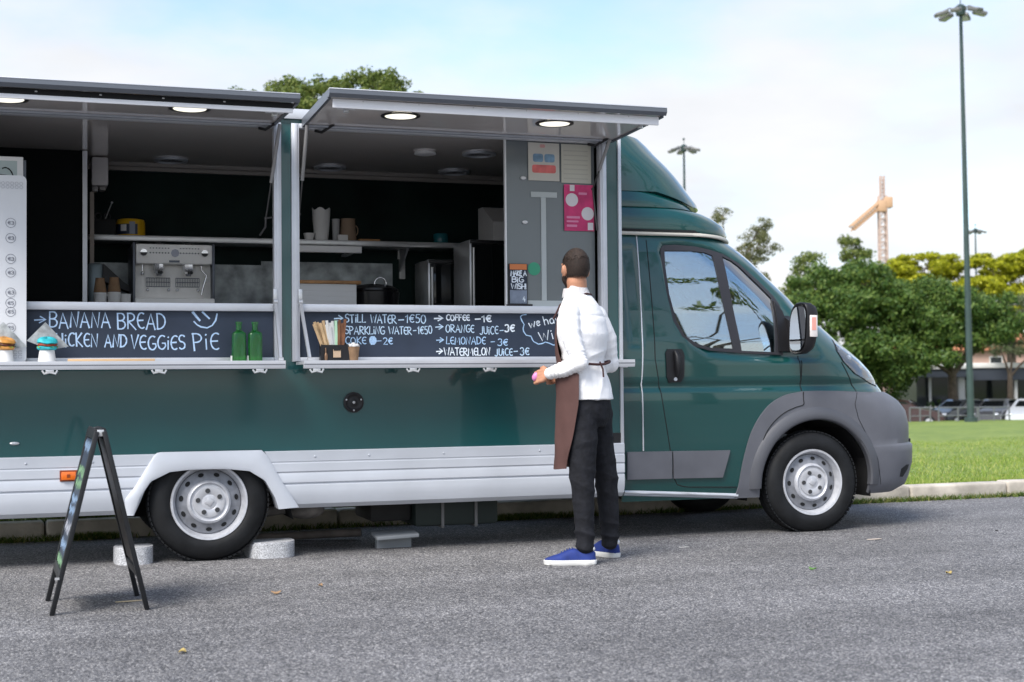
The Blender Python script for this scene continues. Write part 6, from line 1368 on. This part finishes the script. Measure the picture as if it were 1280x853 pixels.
loft(b, [(axis(.925)+V3((.006, 0, 0)), .178, .130), (axis(.98), .180, .132), (axis(1.08), .162, .118), (axis(1.14), .152, .110), (axis(1.20), .164, .118), (axis(1.30), .184, .132), (axis(1.38), .182, .122), (axis(1.43), .165, .106), (axis(1.475), .132, .095), (axis(1.512), .096, .082), (axis(1.545)+V3((-.006, 0, 0)), .071, .070)], 40)
limb(b, [LS+V3((.012, .012, .006)), V3((-.046, -.166, 1.29)), LE], [.063, .057, .050], 20); limb(b, [LE, V3((-.085, -.150, 1.098)), LWr+V3((-.002, .002, 0))], [.051, .049, .038], 20)
limb(b, [RS+V3((-.012, -.012, .006)), V3((.186, .175, 1.28)), RE], [.064, .055, .048], 20); limb(b, [RE, V3((.06, .16, 1.095)), RWr], [.053, .050, .039], 20)
def segd(co, a, b_):
    a, b_ = np.array(a), np.array(b_); ab = b_-a; t = np.clip(((co-a) @ ab)/(ab @ ab), 0, 1); return np.linalg.norm(co-(a+t[:, None]*ab), axis=1), t
wrp = folds(31, 1.0, (5, 5, 4)); wrp2 = folds(33, 1.0, (9, 9, 8))
def ridge(ph): return 1-2*np.abs(np.sin(ph*.5))**.8
def shirt_fold(co):
    la = np.array(list(l2)); u = co @ la; z = co[:, 2]; w = wrp(co); w2 = wrp2(co)
    dA, tA = segd(co, LS, LE); dB, tB = segd(co, LE, LWr); dC, tC = segd(co, RS, RE); dD, tD = segd(co, RE, RWr)
    arm = np.exp(-(np.minimum(np.minimum(dA, dB), np.minimum(dC, dD))/.075)**4)
    back = .0030*ridge(62*u + 9*(z-1.2) + 1.6*w + .8*w2)*np.clip((1.40-z)/.25, 0, 1)*np.clip(.45+.5*w, 0, 1)*(1-arm)
    blouse = .0050*ridge(70*z + 14*u + 1.8*w)*np.exp(-((z-1.175)/.045)**2)*(1-arm) + .0040*ridge(48*u+25*z+1.5*w)*np.exp(-((z-1.03)/.08)**2)
    yoke = -.0035*np.exp(-((z-1.405)/.006)**2)*(1-arm)
    elbow = .0030*ridge(95*tA + 1.2*w + 6*u)*np.exp(-((tA-1.0)/.28)**2)*np.exp(-(dA/.08)**4) + .0026*ridge(48*tB + 1.4*w + 8*z)*np.exp(-(dB/.075)**4)
    upper = .0022*ridge(30*tA + 20*u + 1.8*w)*np.exp(-(dA/.085)**4)*np.clip(tA*2.5, 0, 1)
    right = .0026*ridge(40*tC + 1.5*w)*np.exp(-(dC/.08)**4)*tC + .0026*ridge(45*tD+1.5*w)*np.exp(-(dD/.075)**4)
    return back + blouse + yoke + elbow + upper + right + .0018*w2
fused(b, 'shirt', shirtm, PW, .0062, 2, .5, fold=shirt_fold, off=True)
g = M(); rr_ = []
for z, k in ((1.525, .083), (1.548, .076), (1.575, .067)): c = axis(z)+V3((-.006, 0, 0)); rr_.append(g.ring(c + f2*.004, l2*k*.98, f2*k, 36))
g.skin(rr_, caps=False)
for v in g.bm.verts: v.co.z += .014*((v.co-axis(v.co.z)).dot(f2) < 0) - .01
bmesh.ops.solidify(g.bm, geom=g.bm.faces[:], thickness=.006); g.build('collar', shirtm, PW, 60, off=True)
jean = P('black_denim', (.010, .011, .0150), .85, var=(30, .35), bump=(14, .35, 5, .03), spec=.35)
b = M()
loft(b, [(axis(1.0), .155, .112), (axis(.95), .160, .118), (axis(.88), .168, .124), (axis(.82), .165, .122), (axis(.77), .12, .10)], 36)
LH, RH_ = axis(.86)+l2*.080, axis(.86)-l2*.080
limb(b, [LH, V3((.014, -.092, .68)), V3((.014, -.106, .47)), V3((.022, -.112, .28)), V3((.026, -.115, .105))], [.100, .089, .073, .060, .054], 20)
limb(b, [RH_, V3((.122, .085, .68)), V3((.163, .100, .47)), V3((.176, .118, .28)), V3((.180, .130, .105))], [.100, .086, .070, .060, .054], 20)
def jean_fold(co):
    z = co[:, 2]; x = co[:, 0]; y = co[:, 1]; w = wrp(co*1.3); w2 = wrp2(co)
    ank = .0068*ridge(88*z + 10*y + 1.6*w + .8*w2)*np.exp(-((z-.15)/.085)**2); kn = .0042*ridge(58*z + 26*x + 1.8*w)*np.exp(-((z-.46)/.11)**2)
    th_ = .0032*ridge(34*z - 26*x + 18*y + 2.0*w)*np.exp(-((z-.72)/.10)**2); seat = .0034*ridge(46*z + 22*(x+y) + 1.5*w)*np.exp(-((z-.83)/.05)**2)
    return ank + kn + th_ + seat + .0016*w2
fused(b, 'trousers', jean, PW, .0065, 2, .5, fold=jean_fold, off=True)
g = M(); g.ell(axis(.905)+l2*.168-f2*.02, (.006,)*3, 8, 6); g.build('rivet', steel, PW, 60, off=True)
# apron
apm = P('brown_canvas_apron', (.085, .042, .037), .85, var=(8, .10), bump=(6, .25, 4, .03))
g = M(); zz = [1.405, 1.36, 1.30, 1.24, 1.19, 1.155, 1.135, 1.11, 1.07, 1.02, .96, .90, .84, .78, .74, .70, .66, .62, .58, .555, .538]; rows = []
for z in zz:
    w = float(np.interp(z, [.53, .8, 1.05, 1.135, 1.2, 1.405], [.205, .205, .196, .178, .190, .150])); d = float(np.interp(z, [.53, .8, 1.05, 1.135, 1.3, 1.405], [.175, .172, .152, .136, .150, .128])); tm = float(np.interp(z, [.53, .80, 1.08, 1.15, 1.40], [1.48, 1.75, 2.0, 1.35, .75])); row = []
    for i in range(41):
        t = -min(tm, 1.15) + (tm+min(tm, 1.15))*i/40; k = max(0, (1.1-z)/.6); rp = 1 + .030*k*math.sin(t*7+1.2) + .018*k*math.sin(t*13+z*9) + .010*math.sin(z*34+t*3)*min(1, k*3+.2)
        row.append(g.bm.verts.new(axis(z) + f2*d*math.copysign(abs(math.cos(t))**.8, math.cos(t))*rp + l2*w*math.sin(t)*rp + V3((0, 0, .004*math.sin(t*5)*k))))
    rows.append(row)
for a_, b_ in zip(rows, rows[1:]):
    for i in range(40): g.bm.faces.new((a_[i], a_[i+1], b_[i+1], b_[i]))
bmesh.ops.recalc_face_normals(g.bm, faces=g.bm.faces[:]); bmesh.ops.solidify(g.bm, geom=g.bm.faces[:], thickness=.004)
ap = g.build('apron', apm, PW, 60, off=True, fix=False)
g = M(); g.tube([axis(1.135+.008*math.sin(t*2)) + f2*.137*math.cos(t) + l2*.181*math.sin(t) + V3((0, 0, .006*math.cos(t*3))) for t in np.linspace(1.2, 2*math.pi-1.2, 40)], .0075, 6)
g.tube([axis(1.142) - f2*.139 + l2*.05, axis(1.10) - f2*.146 + l2*.03, axis(1.055) - f2*.146 + l2*.035], .005, 6); g.build('waist_tie', P('dark_brown_tape', (.055, .022, .022), .8), ap, 60, off=True)
g = M(); g.tube([axis(1.39) + f2*.125 + l2*.10, axis(1.47) + f2*.07 + l2*.098, axis(1.522) - f2*.02 + l2*.078, axis(1.532) - f2*.076 + l2*.02, axis(1.53) - f2*.070 - l2*.035, axis(1.515) - f2*.02 - l2*.078, axis(1.47) + f2*.07 - l2*.098, axis(1.39) + f2*.125 - l2*.10], .006, 6); g.build('neck_strap', MATS['dark_brown_tape'], ap, 60, off=True)
# sneakers
shoem = P('blue_canvas', (.014, .034, .19), .75, var=(20, .2), bump=(120, .2, 2, .003)); solem = P('white_rubber_sole', (.70, .70, .68), .6, var=(14, .06))
def shoe(heel, d, L_=.296):
    d = d.normalized(); s_ = V3((-d.y, d.x, 0)); P0 = V3(heel)
    W_ = lambda u: float(np.interp(u, [0, .04, .12, .3, .5, .68, .85, .95, 1.0], [.012, .028, .036, .037, .041, .048, .044, .030, .010]))
    g = M(); rr_ = []
    for u in np.linspace(0, 1, 22): rr_.append((P0 + d*u*L_, W_(u)))
    top_, bot = [], []
    loop = [c + s_*w for c, w in rr_] + [c - s_*w for c, w in reversed(rr_)]
    rings = []
    for z, k in ((.0, .94), (.004, 1.0), (.026, 1.02), (.030, .98)):
        cc_ = P0 + d*L_*.5; rings.append([g.bm.verts.new(cc_ + (p-cc_)*k + V3((0, 0, z))) for p in loop])
    g.skin(rings); so = g
    g = M(); secs = []
    for u in np.linspace(.015, .985, 20):
        w = W_(u)*.96; h = float(np.interp(u, [0, .05, .15, .30, .42, .55, .70, .85, .95, 1.0], [.060, .086, .088, .080, .094, .085, .064, .050, .040, .030])); c = P0 + d*u*L_
        secs.append([g.bm.verts.new(c + s_*w*math.copysign(abs(math.cos(t))**.75, math.cos(t)) + V3((0, 0, .026 + (h-.026)*max(0, math.sin(t))**.8))) for t in np.linspace(0, math.pi, 15)] + [g.bm.verts.new(c - s_*w*.5 + V3((0, 0, .024))), g.bm.verts.new(c + s_*w*.5 + V3((0, 0, .024)))])
    g.skin(secs); sh = g.build('shoe', shoem, PW, 50, off=True); so.build('sole', solem, sh, 40, off=True)
    g = M()
    for k in range(5):
        u = .46+.05*k; h = float(np.interp(u, [.42, .55, .70, .85], [.096, .087, .066, .052])); c = P0 + d*u*L_; g.tube([c + s_*.020 + V3((0, 0, h-.008)), c + V3((0, 0, h+.003)), c - s_*.020 + V3((0, 0, h-.008))], .003, 6)
    g.build('laces', MATS['blue_canvas'], sh, 60, off=True)
    g = M(); g.ell(P0 + d*L_*.16 + V3((0, 0, .090)), (.042, .036, .022), 16, 8); g.build('sock', white, sh, 60, off=True)
shoe((.088, -.118, 0), V3((-1, .02, 0))); shoe((.232, .168, 0), V3((-.60, .80, 0)), .285)
pk = PW.matrix_world if False else None
pi_l = V3((-.243, -.050, 1.062)); cth, sth = math.cos(-TH), math.sin(-TH)
pw = V3((PW.location.x + pi_l.x*cth - pi_l.y*sth, PW.location.y + pi_l.x*sth + pi_l.y*cth, pi_l.z))
pit = thing('held_item', 'small rounded pink item held in the man\'s hands', 'held item', pw, -TH)
g = M(); g.ell((0, 0, .0), (.020, .016, .027), 18, 14, Matrix.Rotation(.5, 3, 'Y')); g.build('pink_body', P('pink_plastic', (.62, .22, .46), .35), pit, 60, off=True)
# ================================================================ sandwich board
SB = thing('sandwich_board', 'black wooden sandwich board standing on the asphalt at left', 'sandwich board', (-.70, -1.49, 0), .026)
frm = P('black_stained_wood', (.009, .010, .012), .45, var=(8, .4), bump=(40, .25, 4, .004)); inner = P('dark_brown_panel', (.040, .030, .026), .45, var=(5, .25))
def leaf(xf, xt, name):
    ft = V3((xf, 0, 0)); tp_ = V3((xt, 0, .822)); d = (tp_-ft).normalized(); nrm = V3((d.z, 0, -d.x)); 
    if (xf-xt)*nrm.x < 0: nrm = -nrm
    Rm = Matrix((nrm, V3((0, 1, 0)), d)).transposed()
    if Rm.determinant() < 0: Rm = Matrix((nrm, V3((0, -1, 0)), d)).transposed()
    L_ = (tp_-ft).length; g = M()
    for y in (-1.724, -1.262): g.box(ft + d*L_/2 + V3((0, y, 0)), (.022, .034, L_), .003, Rm)
    for u, h in ((.985, .05), (.21, .045)): g.box(ft + d*L_*u + V3((0, -1.493, 0)), (.0218, .427, h), .003, Rm)
    o = g.build(name, frm, SB, 30); 
    g = M(); g.box(ft + d*L_*.60 + V3((0, -1.493, 0)), (.008, .426, L_*.70), 0, Rm); pn_ = g.build('board', inner if xf > xt else board, o, 0)
    return ft, d, nrm, L_, o
fA = leaf(-.912, -.716, 'front_frame'); fB = leaf(-.494, -.684, 'back_frame')
g = M()
for y in (-1.724, -1.262): g.box((-.70, y, .815), (.030, .012, .03), .002)
for y in (-1.745,): g.bx(-.90, -.88, y-.001, y+.001, .16, .17)
g.build('hinge', steel, SB, 30)
ft, d, nrm, L_, o_ = fA
rn = random.Random(6)
class Sc2(Scribe):
    def __init__(s): super().__init__(0)
    def fin_(s, name, mat, par):
        for v in s.m.bm.verts:
            a, k, h = v.co.x, -v.co.y, v.co.z; v.co = ft + d*h + nrm*(.0042+k) + V3((0, a, 0))
        return s.build(name, mat, par)
for (h0, h1, nm, mt_) in ((.735, .80, 'writing', P('dusty_blue_chalk', (.22, .32, .46), .8, var=(60, .3))), (.56, .68, 'writing', P('chalk_green', (.20, .36, .20), .8, var=(60, .3))), (.44, .54, 'writing', MATS['dusty_blue_chalk']), (.35, .42, 'writing', P('chalk_white_soft', (.38, .40, .45), .8)), (.27, .33, 'writing', MATS['dusty_blue_chalk']), (.20, .255, 'writing', MATS['chalk_green'])):
    s = Sc2(); nrow = 2 if h1-h0 > .09 else 1
    for k in range(nrow):
        hb_ = h0 + (h1-h0)*k/nrow; hh = (h1-h0)/nrow*.8; y = -1.68
        while y < -1.32:
            st = [(y + .012*i, hb_ + hh*(.5+.5*math.sin(i*2.2+rn.random()*2))) for i in range(5)]; s.stroke(st, .021); y += .058
    s.fin_(nm, mt_, o_)
# ================================================================ wheel chocks of granite
gran = P('pale_granite', (.44, .45, .47), .8, var=(150, .55), bump=(120, .4, 3, .003))
def chock(lb, x0, x1, y0, y1, h, flip):
    n = 16; out = []
    for i in range(n+1):
        t = math.pi*i/n; out.append((math.cos(t), math.sin(t)))
    cxx, w = (x0+x1)/2, (x1-x0)/2; p = [(cxx+w*math.copysign(abs(a)**.7, a), y0+.05+(-.05 if False else 0)) for a, b_ in ()]
    poly = [(cxx + w*math.copysign(abs(a)**.65, a)*(1 if not flip else -1), y1-.03 - (y1-.03-y0)*b_**.6) for a, b_ in out] + ([(cxx-w*.92, y1), (cxx+w*.92, y1)] if not flip else [(cxx+w*.92, y1), (cxx-w*.92, y1)])
    g = M(); g.prism(poly, 'z', 0, h); bmesh.ops.bevel(g.bm, geom=[e for e in g.bm.edges if abs(e.verts[0].co.z-e.verts[1].co.z) < 1e-6 and e.verts[0].co.z > h*.5], offset=.008, segments=2, affect='EDGES')
    one('stone_block', lb, 'stone block', g, gran, 40, 'granite blocks chocking the rear wheel')
chock('pale granite block chocking the rear wheel on its left', -.535, -.312, -.02, .22, .098, False); chock('pale granite block chocking the rear wheel on its right', .232, .520, -.02, .24, .092, True)
# bar and plate lying under the truck
g = M(); g.tube([(.38, .85, .035), (1.05, .66, .06)], .026, 8); g.tube([(.42, 1.0, .025), (1.1, .85, .04)], .022, 8); one('metal_pole', 'bundle of dusty poles lying on the ground under the truck', 'poles', g, P('dusty_pole', (.17, .145, .13), .7, var=(10, .3)), 60)
g = M(); g.box((1.17, .22, .085), (.27, .16, .022), .004, Matrix.Rotation(-.04, 3, 'Y') @ Matrix.Rotation(.12, 3, 'X')); g.bx(1.06, 1.28, .24, .30, 0.0, .074); one('levelling_plank', 'grey plank lying under the truck beside the tank', 'plank', g, P('grey_plank', (.26, .28, .30), .7), 30)
# scraps on the asphalt
yel = P('dry_yellow_leaf', (.45, .34, .12), .8, var=(60, .3)); brn = P('dry_brown_leaf', (.35, .22, .12), .8); grn_ = P('fallen_green_leaf', (.10, .22, .05), .7); pap = P('paper_scrap', (.66, .64, .60), .8)
for i, (x, y, lw, mt_, nm, ct_, lb) in enumerate((
    (.147, -1.465, (.05, .035), brn, 'fallen_leaf', 'leaf', 'curled brown leaf on the asphalt before the rear wheel'), (-.445, -2.876, (.04, .03), yel, 'fallen_leaf', 'leaf', 'yellow leaf on the asphalt nearest the camera at left'),
    (2.827, -.481, (.075, .013), pap, 'litter_scrap', 'litter', 'thin white paper scrap on the asphalt below the cab door'), (4.133, -.562, (.12, .03), P('tan_scrap', (.55, .47, .40), .8), 'litter_scrap', 'litter', 'flat beige scrap on the asphalt below the front wheel'),
    (3.01, -1.696, (.045, .03), grn_, 'fallen_leaf', 'leaf', 'small green leaf on the asphalt between man and front wheel'), (3.58, -2.108, (.035, .03), yel, 'fallen_leaf', 'leaf', 'yellow leaf on the asphalt at lower right'),
    (5.173, -.429, (.02, .02), blackm, 'pebble', 'pebble', 'tiny dark pebble on the asphalt right of the truck'), (-.55, -1.45, (.13, .014), P('straw_scrap', (.55, .45, .28), .8), 'litter_scrap', 'litter', 'straw coloured stick on the asphalt under the sandwich board'), (.40, -1.30, (.03, .02), brn, 'fallen_leaf', 'leaf', 'tiny brown leaf right of the curled brown leaf'))):
    g = M(); a = i*1.3; n = 10; ringp = []
    for k in range(n):
        t = 2*math.pi*k/n; u, v = lw[0]/2*math.cos(t), lw[1]/2*math.sin(t); aa = a if lw[0] < .06 else .1
        ringp.append((x+u*math.cos(aa)-v*math.sin(aa), y+u*math.sin(aa)+v*math.cos(aa), .006+(.012*abs(math.cos(t))**2 if nm == 'fallen_leaf' else .0)))
    f = g.poly(ringp); bmesh.ops.poke(g.bm, faces=[f]); bmesh.ops.solidify(g.bm, geom=g.bm.faces[:], thickness=.003 if nm != 'pebble' else .012); one(nm, lb, ct_, g, mt_, 60)
